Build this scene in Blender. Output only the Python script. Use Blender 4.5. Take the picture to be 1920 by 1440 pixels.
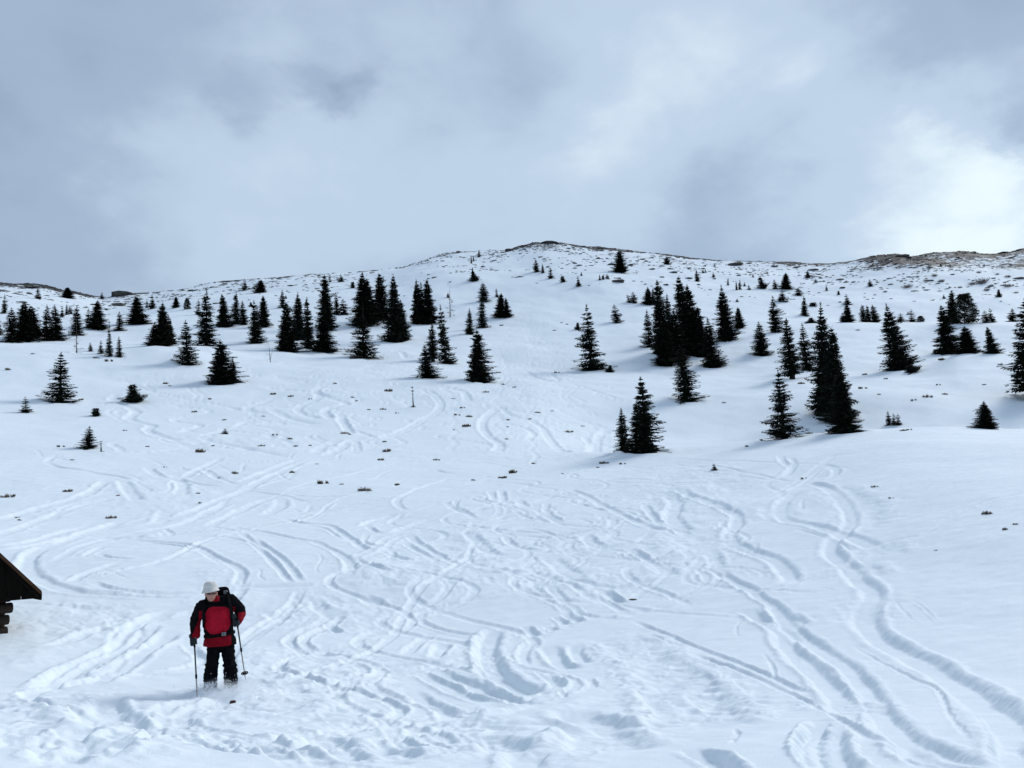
import bpy, bmesh, math, random
import numpy as np
from mathutils import Vector, Matrix

for o in list(bpy.data.objects):
    bpy.data.objects.remove(o, do_unlink=True)
scene = bpy.context.scene
COL = scene.collection
R = math.radians

# ---------------------------------------------------------------- camera
PITCH, ROLL, FOC = R(8.0), R(2.0), 960.0 / math.tan(R(30.0))
r0 = Vector((1, 0, 0)); u0 = Vector((0, -math.sin(PITCH), math.cos(PITCH))); fwd = Vector((0, math.cos(PITCH), math.sin(PITCH)))
cr = r0 * math.cos(ROLL) - u0 * math.sin(ROLL)
cu = r0 * math.sin(ROLL) + u0 * math.cos(ROLL)
cam_d = bpy.data.cameras.new('camera')
cam = bpy.data.objects.new('camera', cam_d); COL.objects.link(cam)
cam.matrix_world = Matrix(((cr.x, cu.x, -fwd.x, 0), (cr.y, cu.y, -fwd.y, 0), (cr.z, cu.z, -fwd.z, 0), (0, 0, 0, 1)))
cam_d.sensor_width = 36; cam_d.lens = 18 / math.tan(R(30)); cam_d.clip_start = 0.1; cam_d.clip_end = 6000
scene.camera = cam

# ---------------------------------------------------------------- sun and sky
SUN_AZ, SUN_EL = R(50), R(37)
sun_dir = Vector((math.sin(SUN_AZ) * math.cos(SUN_EL), math.cos(SUN_AZ) * math.cos(SUN_EL), math.sin(SUN_EL)))
sd = bpy.data.lights.new('sun', 'SUN'); sd.energy = 1.8; sd.angle = R(25); sd.color = (1.0, 0.985, 0.955)
sun = bpy.data.objects.new('sun', sd); COL.objects.link(sun)
sun.rotation_euler = (-sun_dir).to_track_quat('-Z', 'Y').to_euler()
scene.view_settings.view_transform = 'Standard'; scene.view_settings.look = 'None'
scene.view_settings.exposure = 0.29; scene.view_settings.gamma = 1.0
scene.view_settings.use_curve_mapping = False

def pix_dir(px, py):
    a = (px - 960.0) / FOC; b = (720.0 - py) / FOC
    return (fwd + cr * a + cu * b).normalized()

world = bpy.data.worlds.new('World'); scene.world = world; world.use_nodes = True
def build_sky():
    nt = world.node_tree; N = nt.nodes; L = nt.links; N.clear()
    def node(t, **kw):
        n = N.new(t)
        for k, v in kw.items(): setattr(n, k, v)
        return n
    def mth(op, a, b=None, clamp=False):
        n = node('ShaderNodeMath', operation=op, use_clamp=clamp)
        for i, v in enumerate((a, b)):
            if v is None: continue
            if isinstance(v, (int, float)): n.inputs[i].default_value = v
            else: L.new(v, n.inputs[i])
        return n.outputs[0]
    out = node('ShaderNodeOutputWorld'); bg = node('ShaderNodeBackground')
    bg.inputs['Strength'].default_value = 0.1
    sky = node('ShaderNodeTexSky', sky_type='NISHITA', sun_disc=False)
    sky.sun_elevation = SUN_EL; sky.sun_rotation = SUN_AZ; sky.altitude = 1900
    tc = node('ShaderNodeTexCoord')
    mp = node('ShaderNodeMapping'); mp.inputs['Scale'].default_value = (1, 1, 1.7); mp.inputs['Rotation'].default_value = (0.1, 0.35, 0.2)
    L.new(tc.outputs['Generated'], mp.inputs['Vector'])
    def noise(scale, detail, rough, dist=0.0, src=None):
        n = node('ShaderNodeTexNoise'); n.inputs['Scale'].default_value = scale; n.inputs['Detail'].default_value = detail
        n.inputs['Roughness'].default_value = rough; n.inputs['Distortion'].default_value = dist
        L.new(src or mp.outputs[0], n.inputs['Vector']); return n
    n1 = noise(2.6, 5.0, 0.5, 0.4); n2 = noise(6.5, 5.0, 0.55, 0.3); nw = noise(3.2, 4.0, 0.55)
    # warped direction, so that the cloud banks get ragged rims
    wv = node('ShaderNodeVectorMath', operation='SUBTRACT'); L.new(nw.outputs['Color'], wv.inputs[0]); wv.inputs[1].default_value = (.5, .5, .5)
    ws = node('ShaderNodeVectorMath', operation='SCALE'); L.new(wv.outputs[0], ws.inputs[0]); ws.inputs['Scale'].default_value = 0.16
    wa = node('ShaderNodeVectorMath', operation='ADD'); L.new(tc.outputs['Generated'], wa.inputs[0]); L.new(ws.outputs[0], wa.inputs[1])
    nf = noise(11.0, 5.0, 0.6)
    fv = node('ShaderNodeVectorMath', operation='SUBTRACT'); L.new(nf.outputs['Color'], fv.inputs[0]); fv.inputs[1].default_value = (.5, .5, .5)
    fs = node('ShaderNodeVectorMath', operation='SCALE'); L.new(fv.outputs[0], fs.inputs[0]); fs.inputs['Scale'].default_value = 0.10
    fa = node('ShaderNodeVectorMath', operation='ADD'); L.new(wa.outputs[0], fa.inputs[0]); L.new(fs.outputs[0], fa.inputs[1])
    wn = node('ShaderNodeVectorMath', operation='NORMALIZE'); L.new(fa.outputs[0], wn.inputs[0])
    def bank(px, py, size_deg, amount):
        d = node('ShaderNodeVectorMath', operation='DOT_PRODUCT'); L.new(wn.outputs[0], d.inputs[0]); d.inputs[1].default_value = pix_dir(px, py)
        k = 1.0 / (1 - math.cos(R(size_deg)))
        e = mth('EXPONENT', mth('MULTIPLY', mth('SUBTRACT', d.outputs['Value'], 1.0), k))
        return mth('MULTIPLY', e, amount)
    v = mth('ADD', mth('MULTIPLY', mth('SUBTRACT', n1.outputs['Fac'], 0.5), 0.50), mth('MULTIPLY', mth('SUBTRACT', n2.outputs['Fac'], 0.5), 0.30))
    v = mth('ADD', v, 0.50)
    for b in SKY_BANKS: v = mth('ADD', v, bank(*b))
    ramp = node('ShaderNodeValToRGB'); cr_ = ramp.color_ramp; cr_.interpolation = 'EASE'
    L.new(v, ramp.inputs[0])
    stops = [(0.0, (0.165, 0.235, 0.42)), (0.28, (0.288, 0.374, 0.512)), (0.50, (0.376, 0.480, 0.632)), (0.74, (0.530, 0.655, 0.805)), (1.0, (0.86, 0.98, 1.03))]
    while len(cr_.elements) < len(stops): cr_.elements.new(0.5)
    for e, (p, c) in zip(cr_.elements, stops): e.position = p; e.color = (*c, 1)
    sc = node('ShaderNodeVectorMath', operation='SCALE'); L.new(ramp.outputs[0], sc.inputs[0]); sc.inputs['Scale'].default_value = 8.4
    mix = node('ShaderNodeMix', data_type='RGBA'); mix.inputs[0].default_value = 0.93
    L.new(sky.outputs[0], mix.inputs[6]); L.new(sc.outputs[0], mix.inputs[7])
    L.new(mix.outputs[2], bg.inputs['Color']); L.new(bg.outputs[0], out.inputs['Surface'])
SKY_BANKS = [(1855, 345, 6.0, 0.42), (1620, 330, 10, 0.14), (300, 400, 8, 0.12), (1060, 340, 8, 0.17), (1330, 90, 10, 0.24), (500, 340, 11, 0.18), (800, 70, 9, 0.14), (1550, 200, 8, 0.10),
             (600, 190, 1.5, -0.24), (545, 180, 1.6, -0.14), (440, 195, 2.0, -0.14), (1400, 260, 4.5, -0.20), (960, 150, 5, -0.16), (60, 100, 10, -0.12), (740, 280, 4, -0.08),
             (1790, 60, 5, -0.14), (60, 470, 6, -0.10), (1330, 430, 4.5, -0.10), (1925, 230, 2.0, -0.28)]
build_sky()
scene.cycles.volume_bounces = 6

# ---------------------------------------------------------------- numeric helpers
def pchip_slopes(x, y):
    # x (n), y (n, m)
    h = np.diff(x)[:, None]; dl = np.diff(y, axis=0) / h
    d = np.zeros_like(y)
    w1 = 2 * h[1:] + h[:-1]; w2 = h[1:] + 2 * h[:-1]
    same = (dl[:-1] * dl[1:]) > 0
    with np.errstate(divide='ignore', invalid='ignore'):
        hm = (w1 + w2) / (w1 / dl[:-1] + w2 / dl[1:])
    d[1:-1] = np.where(same, hm, 0.0)
    d[0] = dl[0]; d[-1] = dl[-1]
    return d
def pchip1(xk, yk, xq):
    xk = np.asarray(xk, float); yk = np.asarray(yk, float)[:, None]
    d = pchip_slopes(xk, yk)
    q = np.clip(xq, xk[0], xk[-1]); i = np.clip(np.searchsorted(xk, q) - 1, 0, len(xk) - 2)
    h = xk[i + 1] - xk[i]; t = (q - xk[i]) / h
    y0, y1, d0, d1 = yk[i, 0], yk[i + 1, 0], d[i, 0], d[i + 1, 0]
    return (2*t**3-3*t**2+1)*y0 + (t**3-2*t**2+t)*h*d0 + (-2*t**3+3*t**2)*y1 + (t**3-t**2)*h*d1
def hash2(ix, iy, seed):
    h = (ix.astype(np.int64) * 374761393 + iy.astype(np.int64) * 668265263 + seed * 1442695041) & 0xFFFFFFFF
    h = ((h ^ (h >> 13)) * 1274126177) & 0xFFFFFFFF
    h = ((h ^ (h >> 16)) * 2246822519) & 0xFFFFFFFF
    return (h ^ (h >> 15)) & 0xFFFFFFFF
def gnoise(x, y, seed=0):
    x0 = np.floor(x); y0 = np.floor(y); fx = x - x0; fy = y - y0
    u = fx*fx*fx*(fx*(fx*6-15)+10); v = fy*fy*fy*(fy*(fy*6-15)+10)
    def g(ox, oy):
        a = hash2(x0 + ox, y0 + oy, seed) * (2 * math.pi / 4294967296.0)
        return np.cos(a) * (fx - ox) + np.sin(a) * (fy - oy)
    n00, n10, n01, n11 = g(0, 0), g(1, 0), g(0, 1), g(1, 1)
    return (n00 + (n10 - n00) * u + ((n01 + (n11 - n01) * u) - (n00 + (n10 - n00) * u)) * v) * 1.5
def fbm(x, y, seed=0, octv=4, gain=0.5):
    s = 0; a = 1.0
    for i in range(octv):
        s = s + a * gnoise(x * 2**i, y * 2**i, seed + i * 17); a *= gain
    return s
def sstep(a, b, x):
    t = np.clip((x - a) / (b - a), 0, 1); return t * t * (3 - 2 * t)

# ---------------------------------------------------------------- the lie of the land
# each row: distance in metres, and where the snow surface at that distance is seen by someone at the viewpoint
RIDGE = [(-500, 520), (-200, 524), (0, 530), (60, 533), (130, 546), (195, 557), (225, 551), (250, 549), (280, 549), (400, 531), (480, 522), (560, 517), (670, 510), (760, 499), (800, 486), (840, 474), (900, 470), (950, 470), (975, 462), (1000, 456), (1030, 454), (1090, 461), (1160, 468), (1230, 475), (1300, 484), (1400, 490), (1480, 492), (1560, 494), (1640, 482), (1680, 477), (1705, 481), (1740, 475), (1800, 473), (1880, 475), (1925, 466), (2100, 450), (2400, 440)]
ROWS = [
 (2.0, -1.62), (5.0, -2.1),
 (8.0, [(-400, 1468), (960, 1470), (1920, 1455), (2300, 1440)]),
 (15.2, [(-400, 1300), (0, 1300), (960, 1290), (1920, 1262), (2300, 1250)]),
 (21.5, [(-400, 1190), (0, 1187), (960, 1175), (1920, 1130), (2300, 1110)]),
 (28.0, [(-400, 1090), (0, 1085), (960, 1068), (1500, 1045), (1920, 1005), (2300, 985)]),
 (40.0, [(-400, 990), (0, 985), (960, 968), (1440, 935), (1920, 880), (2300, 860)]),
 (55.0, [(-400, 905), (0, 900), (960, 896), (1200, 883), (1440, 856), (1700, 824), (1920, 822), (2300, 815)]),
 (70.0, [(-400, 850), (0, 850), (500, 852), (960, 858), (1150, 848), (1300, 838), (1440, 822), (1600, 809), (1740, 800), (1920, 806), (2300, 800)]),
 (85.0, [(-400, 810), (0, 812), (500, 815), (960, 822), (1150, 845), (1300, 840), (1440, 826), (1600, 813), (1740, 804), (1920, 810), (2300, 805)]),
 (105.0, [(-400, 770), (0, 772), (500, 775), (960, 780), (1150, 812), (1300, 822), (1440, 824), (1600, 818), (1740, 810), (1920, 816), (2300, 806)]),
 (128.0, [(-400, 710), (0, 715), (500, 720), (960, 730), (1200, 745), (1440, 744), (1600, 736), (1740, 734), (1920, 742), (2300, 735)]),
 (165.0, [(-400, 645), (0, 645), (200, 650), (330, 648), (500, 665), (700, 672), (960, 690), (1200, 695), (1440, 700), (1600, 692), (1740, 684), (1800, 664), (1920, 664), (2300, 660)]),
 (190.0, [(-400, 646), (0, 646), (330, 648), (500, 645), (700, 648), (960, 655), (1200, 655), (1440, 655), (1600, 655), (1740, 668), (1800, 667), (1920, 667), (2300, 662)]),
 (230.0, [(-400, 610), (0, 612), (330, 612), (500, 612), (960, 608), (1200, 608), (1440, 608), (1600, 606), (1740, 605), (1920, 605), (2300, 600)]),
 (255.0, [(-400, 600), (0, 600), (330, 597), (500, 592), (960, 580), (1200, 582), (1440, 592), (1600, 606), (1740, 608), (1920, 607), (2300, 600)]),
 (310.0, [(-400, 570), (0, 572), (200, 590), (330, 572), (500, 556), (700, 548), (840, 520), (960, 520), (1100, 512), (1200, 524), (1400, 545), (1600, 555), (1740, 560), (1920, 560), (2300, 540)]),
 (370.0, [(-400, 545), (0, 548), (200, 571), (330, 557), (500, 537), (700, 522), (840, 490), (960, 483), (1030, 472), (1160, 483), (1300, 500), (1400, 510), (1560, 518), (1680, 500), (1800, 505), (1920, 505), (2300, 480)]),
 (430.0, RIDGE),
 (520.0, [(x, y + 60) for x, y in RIDGE[::3]]),
 (900.0, [(x, y + 260) for x, y in RIDGE[::3]]),
]
AZL = np.linspace(-1.35, 1.35, 2600)
def _row(pts, D):
    if isinstance(pts, (int, float)): return np.full_like(AZL, pts / D)
    az, el = [], []
    for x, y in pts:
        d = pix_dir(x, y); az.append(math.atan2(d.x, d.y)); el.append(d.z / math.hypot(d.x, d.y))
    order = np.argsort(az)
    v = pchip1(np.array(az)[order], np.array(el)[order], AZL)
    k = 9 if D > 400 else 41
    kern = np.hanning(k + 2)[1:-1]; kern /= kern.sum()
    return np.convolve(np.pad(v, k // 2, mode='edge'), kern, 'valid')
ROWD = np.log(np.array([r[0] for r in ROWS]))
ROWV = [_row(r[1], r[0]) for r in ROWS]

def undulate(x, y, d):
    far = sstep(60, 160, d)
    n = 0.10 * fbm(x / 9.0, y / 9.0, 3, 3) * sstep(9, 25, d) * (1 + 1.2 * far) + far * 0.35 * fbm(x / 26.0, y / 26.0, 9, 3) + sstep(225, 300, d) * (1 - sstep(380, 420, d)) * 1.1 * fbm(x / 48.0, y / 40.0, 15, 2)
    return n + sstep(330, 420, d) * 0.55 * fbm(x / 11.0, y / 11.0, 21, 3)
def H(x, y):
    x = np.asarray(x, float); y = np.asarray(y, float); shp = x.shape
    x = x.ravel(); y = y.ravel()
    out = np.empty_like(x)
    for s in range(0, len(x), 100000):
        xs, ys = x[s:s+100000], y[s:s+100000]
        d = np.maximum(np.hypot(xs, ys), 2.01); az = np.arctan2(xs, ys)
        rows = np.stack([np.interp(az, AZL, v) for v in ROWV])
        sl = pchip_slopes(ROWD, rows)
        q = np.clip(np.log(d), ROWD[0], ROWD[-1]); i = np.clip(np.searchsorted(ROWD, q) - 1, 0, len(ROWD) - 2)
        h = ROWD[i+1] - ROWD[i]; t = (q - ROWD[i]) / h; j = np.arange(len(xs))
        el = (2*t**3-3*t**2+1)*rows[i, j] + (t**3-2*t**2+t)*h*sl[i, j] + (-2*t**3+3*t**2)*rows[i+1, j] + (t**3-t**2)*h*sl[i+1, j]
        out[s:s+100000] = el * d + undulate(xs, ys, d)
    return out.reshape(shp)
DS = np.exp(np.linspace(math.log(3.0), math.log(460.0), 420))
def ground_at(px, py, dmin=3.0):
    """the point of the snow surface seen along one line of sight: a real place on the terrain"""
    d = pix_dir(px, py); hz = math.hypot(d.x, d.y); el = d.z / hz; sx, sy = d.x / hz, d.y / hz
    def first(ds):
        z = H(ds * sx, ds * sy); ok = z / ds >= el
        return (int(np.argmax(ok)) if ok.any() else int(np.argmax(z / ds))), z
    k, z = first(DS)
    ds = np.linspace(DS[max(k - 1, 0)], DS[min(k + 1, len(DS) - 1)], 24); k, z = first(ds)
    return Vector((ds[k] * sx, ds[k] * sy, z[k]))
def h1(x, y): return float(H(np.array([x]), np.array([y]))[0])
def project(p):
    v = Vector(p); dz = v.dot(fwd)
    return 960 + FOC * v.dot(cr) / dz, 720 - FOC * v.dot(cu) / dz

# ---------------------------------------------------------------- materials
def new_mat(name):
    m = bpy.data.materials.new(name); m.use_nodes = True
    return m, m.node_tree, m.node_tree.nodes['Principled BSDF']
def simple_mat(name, col, rough=0.7, var=0.25, scale=20.0, bump=0.0, spec=0.3, metallic=0.0, stretch=(1, 1, 1)):
    m, nt, b = new_mat(name); N, L = nt.nodes, nt.links
    tc = N.new('ShaderNodeTexCoord'); mp = N.new('ShaderNodeMapping'); mp.inputs['Scale'].default_value = stretch
    L.new(tc.outputs['Object'], mp.inputs['Vector'])
    n = N.new('ShaderNodeTexNoise'); n.inputs['Scale'].default_value = scale; n.inputs['Detail'].default_value = 4
    L.new(mp.outputs[0], n.inputs['Vector'])
    rp = N.new('ShaderNodeValToRGB')
    rp.color_ramp.elements[0].position = 0.3; rp.color_ramp.elements[1].position = 0.7
    rp.color_ramp.elements[0].color = (*[c * (1 - var) for c in col], 1); rp.color_ramp.elements[1].color = (*[min(1, c * (1 + var)) for c in col], 1)
    L.new(n.outputs['Fac'], rp.inputs[0]); L.new(rp.outputs[0], b.inputs['Base Color'])
    b.inputs['Roughness'].default_value = rough; b.inputs['Specular IOR Level'].default_value = spec; b.inputs['Metallic'].default_value = metallic
    if bump:
        bp = N.new('ShaderNodeBump'); bp.inputs['Strength'].default_value = bump; bp.inputs['Distance'].default_value = 0.02
        L.new(n.outputs['Fac'], bp.inputs['Height']); L.new(bp.outputs[0], b.inputs['Normal'])
    return m

def snow_material():
    m, nt, b = new_mat('snow'); N, L = nt.nodes, nt.links
    tc = N.new('ShaderNodeTexCoord')
    def noise(scale, detail, rough, stretch=None):
        n = N.new('ShaderNodeTexNoise'); n.inputs['Scale'].default_value = scale; n.inputs['Detail'].default_value = detail; n.inputs['Roughness'].default_value = rough
        src = tc.outputs['Object']
        if stretch:
            mp = N.new('ShaderNodeMapping'); mp.inputs['Scale'].default_value = stretch; L.new(src, mp.inputs['Vector']); src = mp.outputs[0]
        L.new(src, n.inputs['Vector']); return n.outputs['Fac']
    grain = noise(55, 4, 0.65); soft = noise(3.0, 3, 0.5)
    rp = N.new('ShaderNodeValToRGB'); rp.color_ramp.elements[0].color = (0.765, 0.838, 0.888, 1); rp.color_ramp.elements[1].color = (0.82, 0.882, 0.922, 1)
    rp.color_ramp.elements[0].position = .35; rp.color_ramp.elements[1].position = .65
    L.new(soft, rp.inputs[0])
    # heath and scree blown free of snow: where the 'bare' weight beats a patchy noise
    at = N.new('ShaderNodeAttribute'); at.attribute_name = 'bare'
    pat = noise(0.42, 8, 0.78, (1.0, 0.5, 1.6)); 
    th = N.new('ShaderNodeMath'); th.operation = 'ADD'; L.new(at.outputs['Fac'], th.inputs[0]); L.new(pat, th.inputs[1])
    mr = N.new('ShaderNodeMapRange'); mr.inputs['From Min'].default_value = 0.92; mr.inputs['From Max'].default_value = 1.0; mr.interpolation_type = 'SMOOTHSTEP'
    L.new(th.outputs[0], mr.inputs['Value'])
    hp = N.new('ShaderNodeValToRGB'); hp.color_ramp.elements[0].color = (0.014, 0.014, 0.014, 1); hp.color_ramp.elements[1].color = (0.075, 0.068, 0.06, 1)
    L.new(noise(1.7, 5, 0.7), hp.inputs[0])
    mx = N.new('ShaderNodeMix'); mx.data_type = 'RGBA'; L.new(mr.outputs[0], mx.inputs[0]); L.new(rp.outputs[0], mx.inputs[6]); L.new(hp.outputs[0], mx.inputs[7])
    L.new(mx.outputs[2], b.inputs['Base Color'])
    b.inputs['Roughness'].default_value = 0.7; b.inputs['Specular IOR Level'].default_value = 0.12
    bp = N.new('ShaderNodeBump'); bp.inputs['Strength'].default_value = 0.55; bp.inputs['Distance'].default_value = 0.018
    L.new(grain, bp.inputs['Height']); L.new(bp.outputs[0], b.inputs['Normal'])
    return m
M_SNOW = snow_material()

# ---------------------------------------------------------------- ski tracks: where they run on the slope
VIEW = {'1': (0, 830, .2604), '2': (450, 830, .2604), '3': (900, 830, .2604), '4': (1350, 800, .2969), '5': (0, 1100, .2604),
        '6': (450, 1100, .2604), '7': (900, 1100, .2604), '8': (1350, 1100, .2969), 'a': (180, 660, .2604), 'b': (620, 640, .28125)}
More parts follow.
